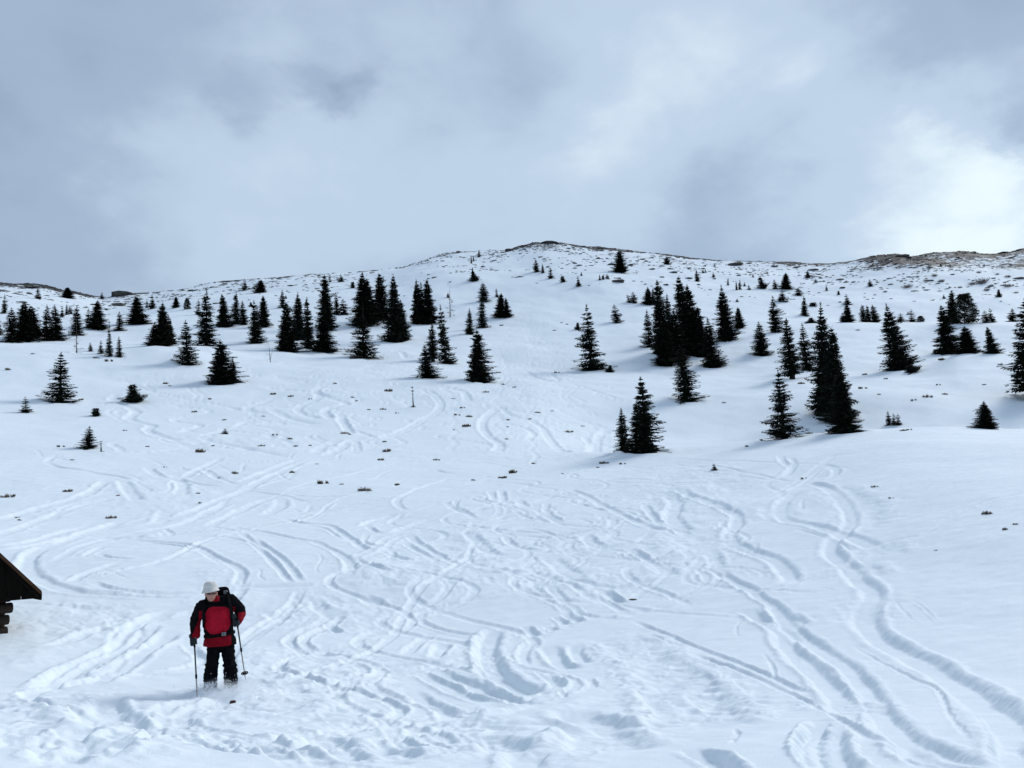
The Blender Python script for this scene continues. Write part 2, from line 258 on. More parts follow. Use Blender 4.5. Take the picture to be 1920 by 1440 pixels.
# sheet | width m | depth m (minus = raised ridge) | roughness | points
TRACKS = '''
4|.5|.16|.15|530,350 640,372 750,440 812,530 822,610 770,670 705,730 700,790 760,850 840,920 890,985 8:955,20 8:945,90 8:905,170 8:930,255 8:1010,335 8:1150,410 8:1300,490 8:1450,580 8:1600,680 8:1750,790 8:1850,890 8:1920,960 8:2000,1060
3|.48|.13|.2|1440,330 1500,380 1620,420 1750,460 1845,520 1845,590 1795,660 1830,730 4:90,735 4:200,785 4:320,830 4:400,890 4:442,950 4:440,1000
3|.34|.13|.15|1700,905 1780,975 4:0,920 4:100,980 4:200,1030 8:260,70 8:330,110 8:400,200 8:480,280 8:560,340 8:700,440 8:820,520 8:900,620 8:980,740 8:1060,860 8:1150,940 8:1300,1010 8:1450,1080 8:1560,1145 8:1650,1200
7|.13|.065|0|1080,240 1200,290 1430,380 1700,490 8:130,490 8:300,560 8:450,625 8:600,690
7|.11|.055|0|1520,480 1720,555 8:150,545 8:350,630 8:500,700 8:650,775 8:800,860 8:920,940 8:1060,1000
6|.5|.23|.1|1960,300 1830,330 1780,420 1790,530 1850,600 7:80,600 7:200,680 7:330,750 7:460,800
6|.3|.11|.2|1360,570 1500,640 1700,720 7:0,750 7:150,790 7:330,840 7:500,870
4|1.3|.07|.8|660,385 790,440 880,520 890,600 850,660
8|.9|.06|.6|960,20 930,110 880,200 890,250
4|.5|.12|.3|560,400 440,440 385,500 392,570 470,600 600,625 740,668 870,712 980,765 1055,815
4|1.0|.06|.9|390,480 360,540 400,590
4|1.0|.07|.9|940,740 1010,790 1060,830
4|.09|.05|0|460,645 580,675 690,710
4|.09|.05|0|560,640 650,660 740,690
4|.9|.08|.7|860,860 890,930 900,970
4|.14|.06|0|-300,235 0,258 150,285 330,325 470,350
4|.10|.05|0|-260,275 0,300 180,320 330,345
4|.2|.05|.1|-300,200 0,215 200,220 400,230 560,235 700,247 830,272
4|.25|.06|.3|860,160 740,180 660,220 560,300 470,360 330,430 150,490 0,540
4|.2|.05|.2|760,185 690,215 590,310 480,385 300,460 130,510
4|.3|.08|.3|380,180 400,220 450,255 420,300 350,335
4|.25|.07|.3|440,190 470,240 450,280 400,325
4|.3|.08|.4|650,240 730,270 720,310 640,350
4|.28|.05|.5|2100,380 1920,420 1750,455 1600,500 1450,580 1350,640 1270,685 1150,705 1000,750 850,830 700,890 520,960 420,1010 200,1040 0,1060
4|.2|.05|.3|900,820 730,895 560,945 500,975
4|.10|.04|0|750,735 800,765 825,800
4|.12|.05|0|530,450 515,490 525,530
4|.09|.04|0|600,1015 680,1025 740,1040
8|.4|.13|.3|160,140 230,190 330,240 400,290 420,370 500,450 600,540 680,620 760,700 820,790 800,830
8|.5|.10|.8|380,170 440,220 490,260
8|.6|.08|.9|700,700 780,760 820,800
7|.08|.04|0|1200,350 1300,380 1400,420
8|.24|.13|.2|790,860 660,850 585,920 562,1000 590,1080 640,1145 690,1200
8|.28|.14|.2|780,880 710,920 692,1000 740,1080 810,1145 860,1200
8|.05|.03|0|1100,70 1150,150 1250,235
8|.06|.03|.5|1200,80 1300,150 1400,240
8|.07|.035|0|820,355 950,440 1100,520 1230,590 1350,640 1410,710 1440,790 1520,900 1600,1000
8|.28|.12|.3|1780,880 1800,960 1840,1050 1880,1145 1900,1200
8|.25|.11|.4|1100,960 1180,1010 1250,1070 1330,1145
8|.2|.10|.2|1240,1020 1400,1100 1500,1145 1600,1190
8|.07|.04|.2|265,415 320,480 345,560 360,620
8|.06|.03|0|170,195 110,240 105,290 140,325
8|.05|.04|.3|80,890 110,930 70,1000
3|.35|.10|.6|640,330 760,380 900,460 1050,530 1150,580 1270,620 1400,640
3|.18|.06|.2|700,430 850,480 1000,510 1250,600
3|.3|.10|.4|1180,440 1230,510 1300,580 1420,620 1520,680
3|1.5|.09|1.2|1480,630 1590,710 1690,770 1770,820
3|.6|.12|.5|1370,370 1410,450 1380,530 1430,600 1500,650
3|.5|.10|.9|1640,740 1680,830 1700,900
3|.35|.09|.3|-80,510 0,490 200,460 420,420 580,370
3|.3|.08|.3|0,590 150,535 330,480
3|.35|.09|.3|120,670 300,610 500,570 570,585
3|.35|.09|.3|100,780 400,710 650,660 930,600 960,540
3|.35|.09|.3|480,800 750,770 1100,720 1260,640
3|.3|.08|.3|750,910 1000,880 1300,810 1480,730
3|.25|.07|.2|-60,950 200,940 450,930
3|.35|.09|.4|300,1020 550,980 700,960
3|.4|.10|.4|870,1050 1130,1020 1260,960
3|.35|.10|.4|1350,960 1500,920 1600,850 1640,820
3|.28|.09|.2|480,430 480,500 600,580
3|.25|.09|.2|390,470 470,530 600,590
3|.3|.10|.6|180,660 220,720 330,760 420,790
3|.5|.10|.8|740,650 800,720 850,780
3|.3|.11|.3|1060,755 1180,830 1290,890 1350,950
3|.7|.09|.7|1250,860 1330,920 1350,980
3|.6|.11|.8|490,810 580,880 650,950 720,1010
3|.09|.05|0|960,790 1020,860
3|.09|.05|0|370,815 430,865
3|.09|.05|.1|1460,850 1500,900
3|.3|.10|.5|80,350 110,420
3|.3|.10|.5|150,340 170,430
3|.4|.10|.8|280,410 320,470
3|.3|.10|.3|850,1050 950,1110 1050,1170
3|.2|.09|.1|910,1060 1010,1140
2|.3|.10|.2|300,540 450,580 620,590 720,640 810,700 880,755 950,790
2|.2|.08|.2|480,590 620,620 700,670 790,710
2|.32|.10|.2|-60,600 0,620 150,640 350,680 520,710 620,750 760,830 800,900 760,970
2|.25|.10|.1|0,650 100,720 200,820 290,920 370,1020
2|.25|.10|.1|100,690 260,800 360,900 440,1010
2|.10|.04|0|100,700 300,705 550,700 800,690 1100,690
2|.10|.04|0|150,740 400,745 700,740
2|.08|.03|0|650,740 830,760
2|.07|.05|0|540,780 590,830 550,910 610,960
2|.06|.04|0|110,900 150,930 140,970 220,990 330,990
2|.3|.08|.4|1160,500 1050,540 950,570 870,610
2|.28|.10|.2|920,600 970,640 1050,655
2|.28|.07|.3|1520,255 1350,310 1200,370 1130,420 1160,470 1220,490
2|.25|.07|.2|1400,190 1450,210 1560,230
2|.28|.09|.3|1570,410 1540,460 1620,500 1700,550
2|.25|.09|.3|1480,420 1530,470 1600,510
2|.3|.08|.3|1880,420 1840,440 1650,500
2|.4|.08|.3|1560,510 1350,560 1180,620 1110,660
2|.35|.07|.3|1640,560 1450,600 1250,640
2|.3|.10|.2|1210,660 1280,720 1400,790 1520,860
2|.28|.10|.2|1180,720 1300,790 1450,840
2|.3|.10|.4|1020,790 1120,820 1240,850
2|.3|.10|.2|850,860 960,890 1080,930
2|.5|-.07|.5|1040,720 960,770 860,820 780,850
2|.4|.10|.3|-100,1050 0,1040 200,1040 400,1030 550,1020 740,970
2|.5|.10|.8|1640,640 1720,720 1800,790 1900,830
2|.45|.08|.5|0,290 200,210 420,125
2|.4|.08|.5|30,340 250,230 480,130
2|.2|.06|.2|320,350 500,290 800,230 1180,140 1450,90
2|.5|.09|.5|300,400 285,460 170,525
2|.28|.07|.3|330,370 500,390 850,380
2|.25|.07|.3|60,350 300,380 450,420 600,420
2|.35|.07|.5|-20,510 120,440 230,400
2|.18|.05|.1|1700,130 1900,170 2050,200
2|.18|.05|.1|1000,90 1200,110 1400,85 1700,80 1900,75
1|.5|.11|.3|900,560 600,660 400,730 250,790 200,860 220,930 320,1000 450,1050 600,1080 800,1090 1000,1100 1400,1115
1|.25|.08|.1|640,1000 750,1040 950,1070 1200,1085 1450,1085
1|.3|.07|.4|490,1020 600,960 850,870 950,845
1|.25|.08|.2|700,800 800,830 980,840
1|.25|.07|.2|500,800 600,815 760,740
1|.28|.09|.2|900,700 1200,720 1400,750 1550,820 1680,880 1740,930 1720,1000 1700,1060
1|.2|.08|.2|1000,715 1250,740 1430,780 1560,850 1660,890
1|.2|.07|.1|1300,680 1600,680 1800,720 1900,800
1|.12|.05|0|1480,600 1700,635 1920,640
1|.08|.05|0|910,765 1080,730
1|.4|.08|.5|-60,575 0,560 300,470 600,380 780,270
1|.4|.08|.5|-60,680 0,660 300,560 600,450 850,400
1|.3|.08|.5|-60,790 0,780 250,740 500,690 800,620 1000,600
1|.3|.07|.4|-60,750 200,720 450,650 700,590
1|.35|.08|.5|1000,650 1300,590 1500,500 1650,430
1|.35|.08|.5|1480,610 1650,530 1800,450 1920,420
1|.35|.07|.5|1000,600 1200,560 1450,470 1700,370 1920,280
1|.3|.08|.2|330,140 420,175 600,200 800,235 950,270
1|.25|.07|.2|330,140 400,100 600,90 900,75 1200,60
1|.5|.10|.5|880,270 940,360 1000,420
1|.4|.09|.5|1060,180 1150,240 1300,270 1450,300 1600,320
1|.5|.09|.6|1250,230 1310,300 1300,380
1|.35|.08|.3|1460,190 1560,250 1700,300
1|.35|.08|.3|1300,260 1420,200 1600,110
1|.6|.10|1.2|650,680 850,690 1100,680 1350,640
1|.5|.08|.8|1220,480 1130,590
5|.9|-.07|.4|-60,650 0,620 200,520 450,380
5|.35|.11|.3|250,760 500,610 700,510 880,410 960,330 1020,260 1280,160
5|.28|.10|.3|420,700 700,540 950,420 1130,260
5|.4|.11|.3|600,730 800,630 930,540 1050,450 1280,310
5|.8|.17|.3|690,860 780,930 900,1000 1060,1050
5|.4|.12|.2|790,800 770,860 800,930
5|.4|.07|.3|0,110 300,130 600,150 900,140
5|.4|.10|.4|1310,880 1250,980 1260,1050
5|.32|.11|.3|1260,1060 1500,1080 1700,1150 1900,1170 2100,1180
5|.3|.10|.3|1250,1130 1450,1150 1650,1190 1900,1210 2100,1250
5|.5|.12|.4|500,1010 510,1100 540,1180
5|.5|.12|.3|540,1260 700,1150 850,1060
5|.5|.12|.5|130,1000 160,1100 150,1200
5|.4|.12|.4|380,1120 420,1220 410,1300
6|.3|.10|.3|1260,610 1420,690 1650,790 1850,850
6|.3|.13|.2|1200,740 1350,830 1480,900 1560,980
6|.35|.11|.4|930,1170 1100,1200 1280,1250
6|.4|.12|.3|540,1060 650,1150 800,1230 1000,1270
6|.3|.10|.4|1080,1070 1200,1150 1300,1190
6|.25|.12|.1|620,260 720,340
6|.4|.11|.3|540,90 590,190
6|.4|.10|.5|880,60 1000,130 1080,130
6|.4|.10|.4|230,190 300,240
6|.5|-.10|.5|1100,600 850,740 600,880 400,960
6|.3|.10|.4|1470,390 1400,520
6|.25|.08|.4|1180,500 1300,390 1400,330
6|.25|.08|.3|450,120 300,230 150,330 40,400
6|.25|.08|.3|900,180 700,210 520,220
6|.4|-.07|.4|-60,90 80,70 190,40
6|.45|-.07|.3|1580,1000 1750,950 1920,900
7|.45|-.08|.3|-60,980 100,930 300,850
7|.45|-.08|.3|0,1040 300,950 600,870 850,770
7|.25|.12|.2|320,280 410,360
7|.4|.19|.15|490,420 560,520 680,600
7|.3|.12|.4|690,420 700,490 770,560
7|.25|.11|.2|450,620 530,680 550,740
7|.22|.09|.2|420,370 330,430 310,500 340,570
7|.22|.11|.2|540,210 630,270
7|.25|.11|.2|600,180 740,260
7|.22|.10|.2|700,190 880,220
7|.22|.10|.4|480,280 560,320
7|.3|.11|.2|500,0 560,60 640,130
7|.25|.10|.2|850,60 950,130 1050,190
7|.2|.10|.1|920,50 1020,110
7|.8|.07|1.2|1060,170 1180,200
7|1.0|.10|1.2|950,350 1090,430 1200,520 1350,620 1480,740 1560,880 1570,1050
7|.5|.10|.4|1210,730 1300,830 1400,920
7|.3|-.08|.3|1310,740 1370,850 1410,950
7|.5|.14|.4|680,890 740,950 950,1000 1110,1050
7|.8|.14|.5|690,980 850,1080 950,1200
7|.35|-.08|.3|280,1180 450,1110 600,1020
7|.5|.13|.5|0,1080 150,1130 220,1190
7|.4|.10|.4|400,1180 330,1240 320,1320
7|.25|.12|.1|1480,1160 1620,1220 1780,1306 1850,1350
7|.12|.06|.2|780,650 830,740
7|.12|.06|.2|580,760 610,810
a|.25|.07|0|0,160 250,175 500,160 750,185
a|.35|.09|.1|0,190 200,210 400,280 650,340 900,385 1100,430 1270,440
a|.2|.06|.1|350,270 500,330 640,360
a|.5|.11|.3|170,300 120,340 200,380 290,430 240,480 400,525 370,560 450,600 600,640
a|.5|.12|.4|1650,240 1580,280 1680,330 1800,370 1650,420 1700,480
a|.5|.11|.4|1320,270 1560,290 1600,330 1450,410 1600,480
a|.4|.09|.2|500,380 820,425 560,490 750,525 600,580
a|.6|.11|.4|1250,410 1430,490 1600,520
a|.5|.09|.4|1300,330 1100,400 1150,440
a|.5|.11|.3|1750,470 1800,540 1840,590
a|.5|.10|.5|750,610 900,660 1300,740 1450,750
a|.35|.09|.5|750,605 950,560 1300,500 1420,490
a|.35|.09|.5|1000,540 1100,500 1250,480
a|.4|.09|.5|900,690 700,690 420,720 200,720
a|.5|.10|.7|1590,730 1620,690 1750,640
a|.5|.10|.7|1650,750 1750,700 1850,640 1880,720
b|.3|.10|.2|320,640 450,600 600,520 720,440 700,390 610,320
b|.3|.10|.2|340,655 470,610 620,530 740,450 730,390 650,320
b|.5|.13|.2|1130,430 1040,500 1010,560 1050,630 1130,690 1100,735
b|.5|.12|.3|1330,520 1420,590 1480,680 1580,740
b|.4|.10|.3|1120,540 1300,580 1350,620 1310,660
b|.5|.12|.3|60,480 100,560 140,610
b|.4|.10|.3|1130,430 1200,490 1330,530
b|.5|.12|.5|720,300 870,330 920,400
b|.4|.10|.4|140,590 320,640 520,600 700,580
b|.4|.12|.3|400,60 470,70 500,110 540,100
b|.3|.08|.3|160,190 300,160 480,130
b|.4|.12|.3|1300,200 1400,250 1500,270
b|.4|.12|.3|1450,200 1530,260
b|.4|.12|.3|1690,310 1850,360 1920,380
b|.3|.09|.2|1500,500 1700,540 1860,590
b|.3|.09|.2|1560,430 1700,440 1850,460
b|.5|.12|.8|1700,640 1740,700 1730,740
b|.5|.12|.8|1850,590 1780,660 1760,740
'''
# trampled, chunky snow: centre px, radii px, height of the lumps in m
ROUGH = [(1290, 925, 125, 60, .085), (1240, 890, 90, 25, .05), (330, 925, 150, 60, .05), (860, 1075, 260, 45, .08), (590, 1280, 200, 95, .07), (1230, 1280, 100, 110, .04),
         (120, 1165, 170, 55, .06), (170, 1370, 260, 95, .07), (720, 1390, 300, 75, .075), (1080, 1090, 130, 45, .08), (870, 1010, 65, 65, .07),
         (440, 1320, 130, 45, .07), (620, 1150, 160, 50, .06), (1040, 1400, 130, 60, .04), (420, 1110, 70, 60, .05), (850, 1240, 90, 60, .03),
         (1180, 950, 130, 40, .05), (480, 830, 150, 18, .09), (1010, 855, 130, 25, .07), (650, 835, 60, 25, .10), (800, 745, 90, 20, .09), (1010, 690, 130, 60, .035), (1130, 810, 60, 40, .07), (1000, 610, 90, 40, .035), (1440, 890, 60, 30, .03)]

# older runs on the middle of the slope
MIDRUNS = [((700, 690), (300, 842)), ((650, 705), (180, 846)), ((560, 690), (420, 845)), ((760, 690), (560, 845)), ((870, 700), (700, 848)), ((930, 640), (850, 845)), ((970, 610), (1010, 850)), ((1010, 600), (930, 780)), ((1040, 640), (1120, 850)), ((990, 660), (1090, 780)),
           ((950, 600), (880, 720)), ((1020, 590), (1060, 700)), ((470, 690), (180, 790)), ((820, 720), (480, 830)), ((1100, 720), (1240, 800)), ((600, 690), (740, 845)), ((330, 700), (200, 760)), ((1070, 760), (980, 850)), ((690, 660), (800, 760)), ((980, 560), (1000, 640))]
def catmull(P, step):
    P = np.array(P, float)
    if len(P) == 2: P = np.array([P[0], (P[0] + P[1]) / 2, P[1]])
    Q = np.vstack([2 * P[0] - P[1], P, 2 * P[-1] - P[-2]]); out = []
    for i in range(1, len(Q) - 2):
        p0, p1, p2, p3 = Q[i-1], Q[i], Q[i+1], Q[i+2]
        n = max(2, min(60, int(np.linalg.norm(p2 - p1) / step)))
        t = np.linspace(0, 1, n, endpoint=False)[:, None]
        out.append(0.5 * (2*p1 + (p2-p0)*t + (2*p0-5*p1+4*p2-p3)*t**2 + (3*p1-p0-3*p2+p3)*t**3))
    out.append(P[-1:]); return np.vstack(out)

# ---------------------------------------------------------------- terrain mesh (finer towards the viewpoint)
def build_ground():
    azf = np.linspace(R(-33), R(33), 780)
    side = R(33) + (R(78) - R(33)) * (np.linspace(0, 1, 46)[1:]) ** 1.6
    AZ = np.concatenate([-side[::-1], azf, side])
    DR = np.concatenate([np.exp(np.linspace(math.log(1.2), math.log(6.5), 70, endpoint=False)), np.exp(np.linspace(math.log(6.5), math.log(62), 640, endpoint=False)), np.exp(np.linspace(math.log(62), math.log(470), 300, endpoint=False)), np.exp(np.linspace(math.log(470), math.log(2400), 30))])
    nA, nD = len(AZ), len(DR)
    X = DR[:, None] * np.sin(AZ)[None]; Y = DR[:, None] * np.cos(AZ)[None]
    Z = H(X, Y)
    D2 = np.broadcast_to(DR[:, None], X.shape)
    bare = bare_weight(X, Y, Z, D2)
    disp = np.zeros_like(Z); lump = np.zeros_like(Z)
    # gentle wind texture everywhere
    near = 1 - sstep(60, 110, D2)
    disp += near * (0.010 * fbm(X / 0.9, Y / 0.5, 31, 3) + 0.022 * fbm(X / 2.6, Y / 2.0, 35, 2))
    azi = lambda a: np.searchsorted(AZ, a)
    rng = np.random.default_rng(5)
    # lumps shared by all rough patches: clods with sharp tops
    nearrows = int(np.searchsorted(DR, 260))
    Xn, Yn = X[:nearrows], Y[:nearrows]
    Dn = D2[:nearrows]; k = np.clip(Dn / 14.0, 1.0, 9.0) ** 0.55      # far lumps only count when they are big
    wx = Xn + 0.12 * gnoise(Xn / .3, Yn / .3, 77); wy = Yn + 0.12 * gnoise(Xn / .3, Yn / .3, 78)
    clod = 0.55 * (0.62 - np.abs(gnoise(wx / (.62 * k), wy / (.5 * k), 51)) * 1.5) + 0.30 * (0.5 - np.abs(gnoise(wx / (.24 * k), wy / (.2 * k), 52)) * 1.6) + 0.75 * gnoise(wx / (1.25 * k), wy / (.95 * k), 53) + 0.35 * gnoise(wx / (.5 * k), wy / (.42 * k), 54)
    fine = gnoise(wx / .11, wy / .1, 61) * np.clip(18 / Dn, 0, 1)
    def patch(cx, cy, rx, ry, amp):
        c = ground_at(cx, cy); d = math.hypot(c.x, c.y); a = math.atan2(c.x, c.y)
        up = ground_at(cx, cy - ry); dn = ground_at(cx, min(cy + ry, 1520))
        r1 = max(0.5, abs(math.hypot(up.x, up.y) - d)); r2 = max(0.5, abs(d - math.hypot(dn.x, dn.y)))
        ra = rx / FOC
        i0, i1 = np.searchsorted(DR, d - 1.5 * r2), np.searchsorted(DR, d + 1.5 * r1); i1 = min(i1, nearrows)
        j0, j1 = azi(a - 1.5 * ra), azi(a + 1.5 * ra)
        if i1 <= i0 or j1 <= j0: return
        dd = DR[i0:i1, None] - d; u = np.where(dd > 0, dd / r1, dd / r2); v = (AZ[None, j0:j1] - a) / ra
        rr = np.sqrt(u*u + v*v) + 0.35 * gnoise(X[i0:i1, j0:j1] / (r1 * .5 + .3), Y[i0:i1, j0:j1] / (r1 * .5 + .3), int(cx))
        m = 1 - sstep(0.45, 1.15, rr)
        lump[i0:i1, j0:j1] = np.maximum(lump[i0:i1, j0:j1], m * amp)
    for p in ROUGH: patch(*p)
    def carve(P, width, depth, rough, seed):
        """P: world polyline. The nearest point of the line gives the cross-section."""
        c = np.array(P); d = np.hypot(c[:, 0], c[:, 1]); a = np.arctan2(c[:, 0], c[:, 1])
        reach = width * 1.6 + 0.25
        i0, i1 = np.searchsorted(DR, d.min() - reach), np.searchsorted(DR, d.max() + reach)
        j0, j1 = azi(a.min() - reach / d.min()), azi(a.max() + reach / d.min())
        if i1 <= i0 or j1 <= j0: return
        xs, ys = X[i0:i1, j0:j1], Y[i0:i1, j0:j1]
        best = np.full(xs.shape, 9e9); side = np.zeros(xs.shape); par = np.zeros(xs.shape)
        seg = np.linalg.norm(np.diff(c, axis=0), axis=1); cum = np.concatenate([[0], np.cumsum(seg)]); tot = cum[-1]
        for s in range(len(c) - 1):
            p, q = c[s], c[s+1]; v = q - p; ll = v @ v
            if ll < 1e-9: continue
            k0, k1 = np.searchsorted(DR[i0:i1], min(d[s], d[s+1]) - reach - .3), np.searchsorted(DR[i0:i1], max(d[s], d[s+1]) + reach + .3)
            rr_ = (reach + .3) / max(1., min(d[s], d[s+1]))
            m0, m1 = np.searchsorted(AZ[j0:j1], min(a[s], a[s+1]) - rr_), np.searchsorted(AZ[j0:j1], max(a[s], a[s+1]) + rr_)
            if k1 <= k0 or m1 <= m0: continue
            sl = (slice(k0, k1), slice(m0, m1))
            dx, dy = xs[sl] - p[0], ys[sl] - p[1]
            t = np.clip((dx * v[0] + dy * v[1]) / ll, 0, 1)
            ex, ey = dx - t * v[0], dy - t * v[1]; dist = np.hypot(ex, ey)
            b = best[sl]; msk = dist < b
            b[msk] = dist[msk]
            sd_ = side[sl]; sd_[msk] = np.sign(v[0] * dy - v[1] * dx)[msk]
            pr = par[sl]; pr[msk] = (cum[s] + t * seg[s])[msk]
        hit = best < reach
        if not hit.any(): return
        w = width * (1 + 0.22 * gnoise(par / 1.3, par * 0 + seed * 3.1, 11)) * 0.5
        dist = best + (0.03 + 0.12 * min(1, rough)) * width * gnoise(xs / .35, ys / .35, 90 + seed % 7) + 0.03 * gnoise(xs / .12, ys / .12, 13)
        e = sstep(0, min(1.2, tot * .3) + .01, par) * sstep(0, min(1.2, tot * .3) + .01, tot - par)
        q = dist / w
        wall = 1 - sstep(0.52, 1.08, q)
        # snow pushed out to the sides, more to one side than the other
        bias = 0.5 + 0.5 * side * np.sign(math.sin(seed * 1.7))
        rim = np.exp(-((q - 1.32) / 0.26) ** 2) * (0.22 + 0.42 * bias) * (0.75 + 0.5 * gnoise(par / .5, side + seed, 19))
        if depth > 0: prof = -depth * wall + depth * rim * 0.8
        else: prof = -depth * (1 - sstep(0.0, 1.5, q))
        prof = prof * e * (0.8 + 0.35 * gnoise(par / 2.2, par * 0 + seed, 29))
        sub = disp[i0:i1, j0:j1]
        if depth > 0:   # a later track wipes part of what was there
            f = np.where(hit, wall * e * 0.6, 0); sub *= (1 - f); 
        sub += np.where(hit, prof, 0)
        if rough:
            lm = np.where(hit, np.maximum(wall * .8, np.exp(-((q - 1.35) / 0.5) ** 2)) * e * rough * 0.06, 0)
            lump[i0:i1, j0:j1] = np.maximum(lump[i0:i1, j0:j1], lm)
    # fainter, older runs down the open middle of the slope
    for n in range(12):
        x0 = rng.uniform(840, 1060); y0 = rng.uniform(585, 720); ln = rng.uniform(60, 170); sx = rng.uniform(-.2, .9)
        ph = rng.uniform(0, 6.3); amp = rng.uniform(4, 10); wl = rng.uniform(14, 26)
        pts = [(x0 + sx * t + amp * math.sin(t / wl * 6.28 + ph + 1.3 * math.sin(t / 37.0 + n)), y0 + t) for t in np.arange(0, ln, 4.0)]
        P = [(g.x, g.y) for g in (ground_at(*p) for p in pts)]
        carve(catmull(P, .8), rng.uniform(.45, .8), rng.uniform(.04, .08), .25, 400 + n)
    # linked turns, one run after another: the web of tracks over the whole near field
    def srun(a, b, amp, wl, ph, w, dp, rough, seed, twin=False):
        A, B = ground_at(*a), ground_at(*b); A = np.array((A.x, A.y)); B = np.array((B.x, B.y)); v = B - A; Ln = np.linalg.norm(v); v /= Ln; nn = np.array((-v[1], v[0]))
        t = np.arange(0, Ln, .45); lat = amp * (np.sin(t / wl * 6.2832 + ph) + .25 * np.sin(t / wl * 3.9 + ph * 2)) * np.clip(t / 4, .3, 1)
        P = A + v * t[:, None] + nn * lat[:, None]
        carve(P, w, dp, rough, seed)
        if twin: carve(P + nn * w * 1.25 + v * .1, w * .9, dp * .9, rough, seed + 3)
    RUNS = [((1120, 862), (1330, 1100)), ((1080, 866), (1230, 1130)), ((1010, 870), (1130, 1120)), ((1180, 868), (1240, 1180)), ((1090, 880), (760, 1440)), ((960, 880), (640, 1430)), ((930, 900), (1120, 1140)), ((1000, 905), (860, 1200)),
            ((1240, 890), (1420, 1130)), ((860, 930), (1000, 1130)), ((760, 960), (800, 1300)), ((700, 1000), (560, 1420)), ((1130, 980), (1230, 1150)), ((900, 1010), (520, 1300)), ((820, 1090), (720, 1440)),
            ((900, 850), (20, 1010)), ((820, 858), (10, 960)), ((700, 850), (0, 930)), ((640, 850), (60, 1060)), ((560, 848), (-20, 985)), ((990, 885), (250, 1010)), ((760, 900), (120, 1090)), ((480, 845), (130, 950)), ((880, 930), (330, 1060)), ((1020, 920), (480, 1080)),
            ((460, 1080), (0, 1290)), ((560, 1100), (120, 1400)), ((430, 1130), (30, 1220)), ((620, 1150), (300, 1440)), ((330, 1200), (0, 1420)), ((1400, 960), (1180, 1140)), ((1500, 880), (1300, 990))]
    for n, (a, b) in enumerate(RUNS):
        left = b[0] < a[0] - 350
        srun(a, b, rng.uniform(.25, .8) if left else rng.uniform(.8, 1.9), rng.uniform(9, 17) if left else rng.uniform(6.5, 11), rng.uniform(0, 6.3), rng.uniform(.2, .34), rng.uniform(.03, .06), rng.choice([.2, .4, .8]), 700 + n * 5, n % 4 == 0)
    for n, (a, b) in enumerate(MIDRUNS): srun(a, b, rng.uniform(1.2, 3.2), rng.uniform(12, 22), rng.uniform(0, 6.3), rng.uniform(.5, .8), rng.uniform(.06, .10), .3, 900 + n * 5, n % 3 == 0)
    for n in range(30):       # short loops, straight runs and scuffs between the traced tracks
        cx = rng.uniform(60, 1250); cy = 850 + 250 * rng.uniform(0, 1) ** 1.3
        if 760 < cx and cy < 880: continue
        ang = rng.choice([-0.28, -0.4, 0.45, 0.7]) + rng.normal(0, .12); ln = rng.uniform(40, 130) * (0.5 + (cy - 830) / 300)
        bend = rng.normal(0, 9)
        pts = [(cx + math.cos(ang) * t * ln - math.sin(ang) * bend * (t*t*4 - 1), cy + .55 * math.sin(ang) * t * ln + bend * .5 * (t*t*4 - 1)) for t in np.linspace(-.5, .5, 5)]
        P = [(g.x, g.y) for g in (ground_at(*p) for p in pts)]
        carve(catmull(P, .25), rng.uniform(.15, .35), rng.uniform(.03, .06), .3, 500 + n)
    for n, line in enumerate(TRACKS.strip().splitlines()):
        v, w, dp, rg, pts = line.split('|'); ox, oy, sc = VIEW[v]
        G = []
        for q in pts.split():
            if ':' in q: ox, oy, sc = VIEW[q[0]]; q = q[2:]
            x, y = map(float, q.split(',')); G.append(ground_at(ox + x * sc, min(oy + y * sc, 1540)))
        P = [(g.x, g.y) for g in G]
        dm = np.mean([math.hypot(*p) for p in P])
        w, dp = float(w) * 1.15, float(dp)
        f = max(1.0, (dm / 30.0) ** 0.55); w *= f; dp *= 0.78 * max(1.0, (dm / 30.0) ** 0.5)
        carve(catmull(P, max(.12, dm * .006)), w, dp, float(rg), n + 1)
    disp[:nearrows] += lump[:nearrows] * (clod * 1.0 + 0.14 * fine)
    # snow heaped round the skier's legs and over the skis
    for (mx, my, r, h) in MOUNDS:
        q = np.hypot(X[:nearrows] - mx, Y[:nearrows] - my) / r
        disp[:nearrows] += h * np.exp(-q * q * 1.6) * (1 + .3 * gnoise(Xn / .2, Yn / .2, 5))
    # snow pressed down by the hut, and hollows round the tree feet
    for (tx, ty, r, h) in WELLS:
        d = math.hypot(tx, ty); a = math.atan2(tx, ty)
        i0, i1 = np.searchsorted(DR, d - 3 * r), np.searchsorted(DR, d + 3 * r); j0, j1 = azi(a - 3 * r / d), azi(a + 3 * r / d)
        q = np.hypot(X[i0:i1, j0:j1] - tx, Y[i0:i1, j0:j1] - ty) / r
        disp[i0:i1, j0:j1] += -h * np.exp(-q * q) + 0.5 * h * np.exp(-((q - 1.7) / .5) ** 2)
    Z = Z + disp
    V = np.stack([X, Y, Z], -1).reshape(-1, 3).astype(np.float32)
    idx = np.arange(nA * nD).reshape(nD, nA)
    F = np.stack([idx[:-1, :-1], idx[:-1, 1:], idx[1:, 1:], idx[1:, :-1]], -1).reshape(-1, 4).astype(np.int32)
    me = bpy.data.meshes.new('snow_slope')
    me.vertices.add(len(V)); me.vertices.foreach_set('co', V.ravel())
    me.loops.add(F.size); me.loops.foreach_set('vertex_index', F.ravel())
    me.polygons.add(len(F)); me.polygons.foreach_set('loop_start', np.arange(0, F.size, 4, dtype=np.int32))
    me.polygons.foreach_set('loop_total', np.full(len(F), 4, np.int32))
    me.update(calc_edges=True); me.polygons.foreach_set('use_smooth', np.ones(len(F), bool))
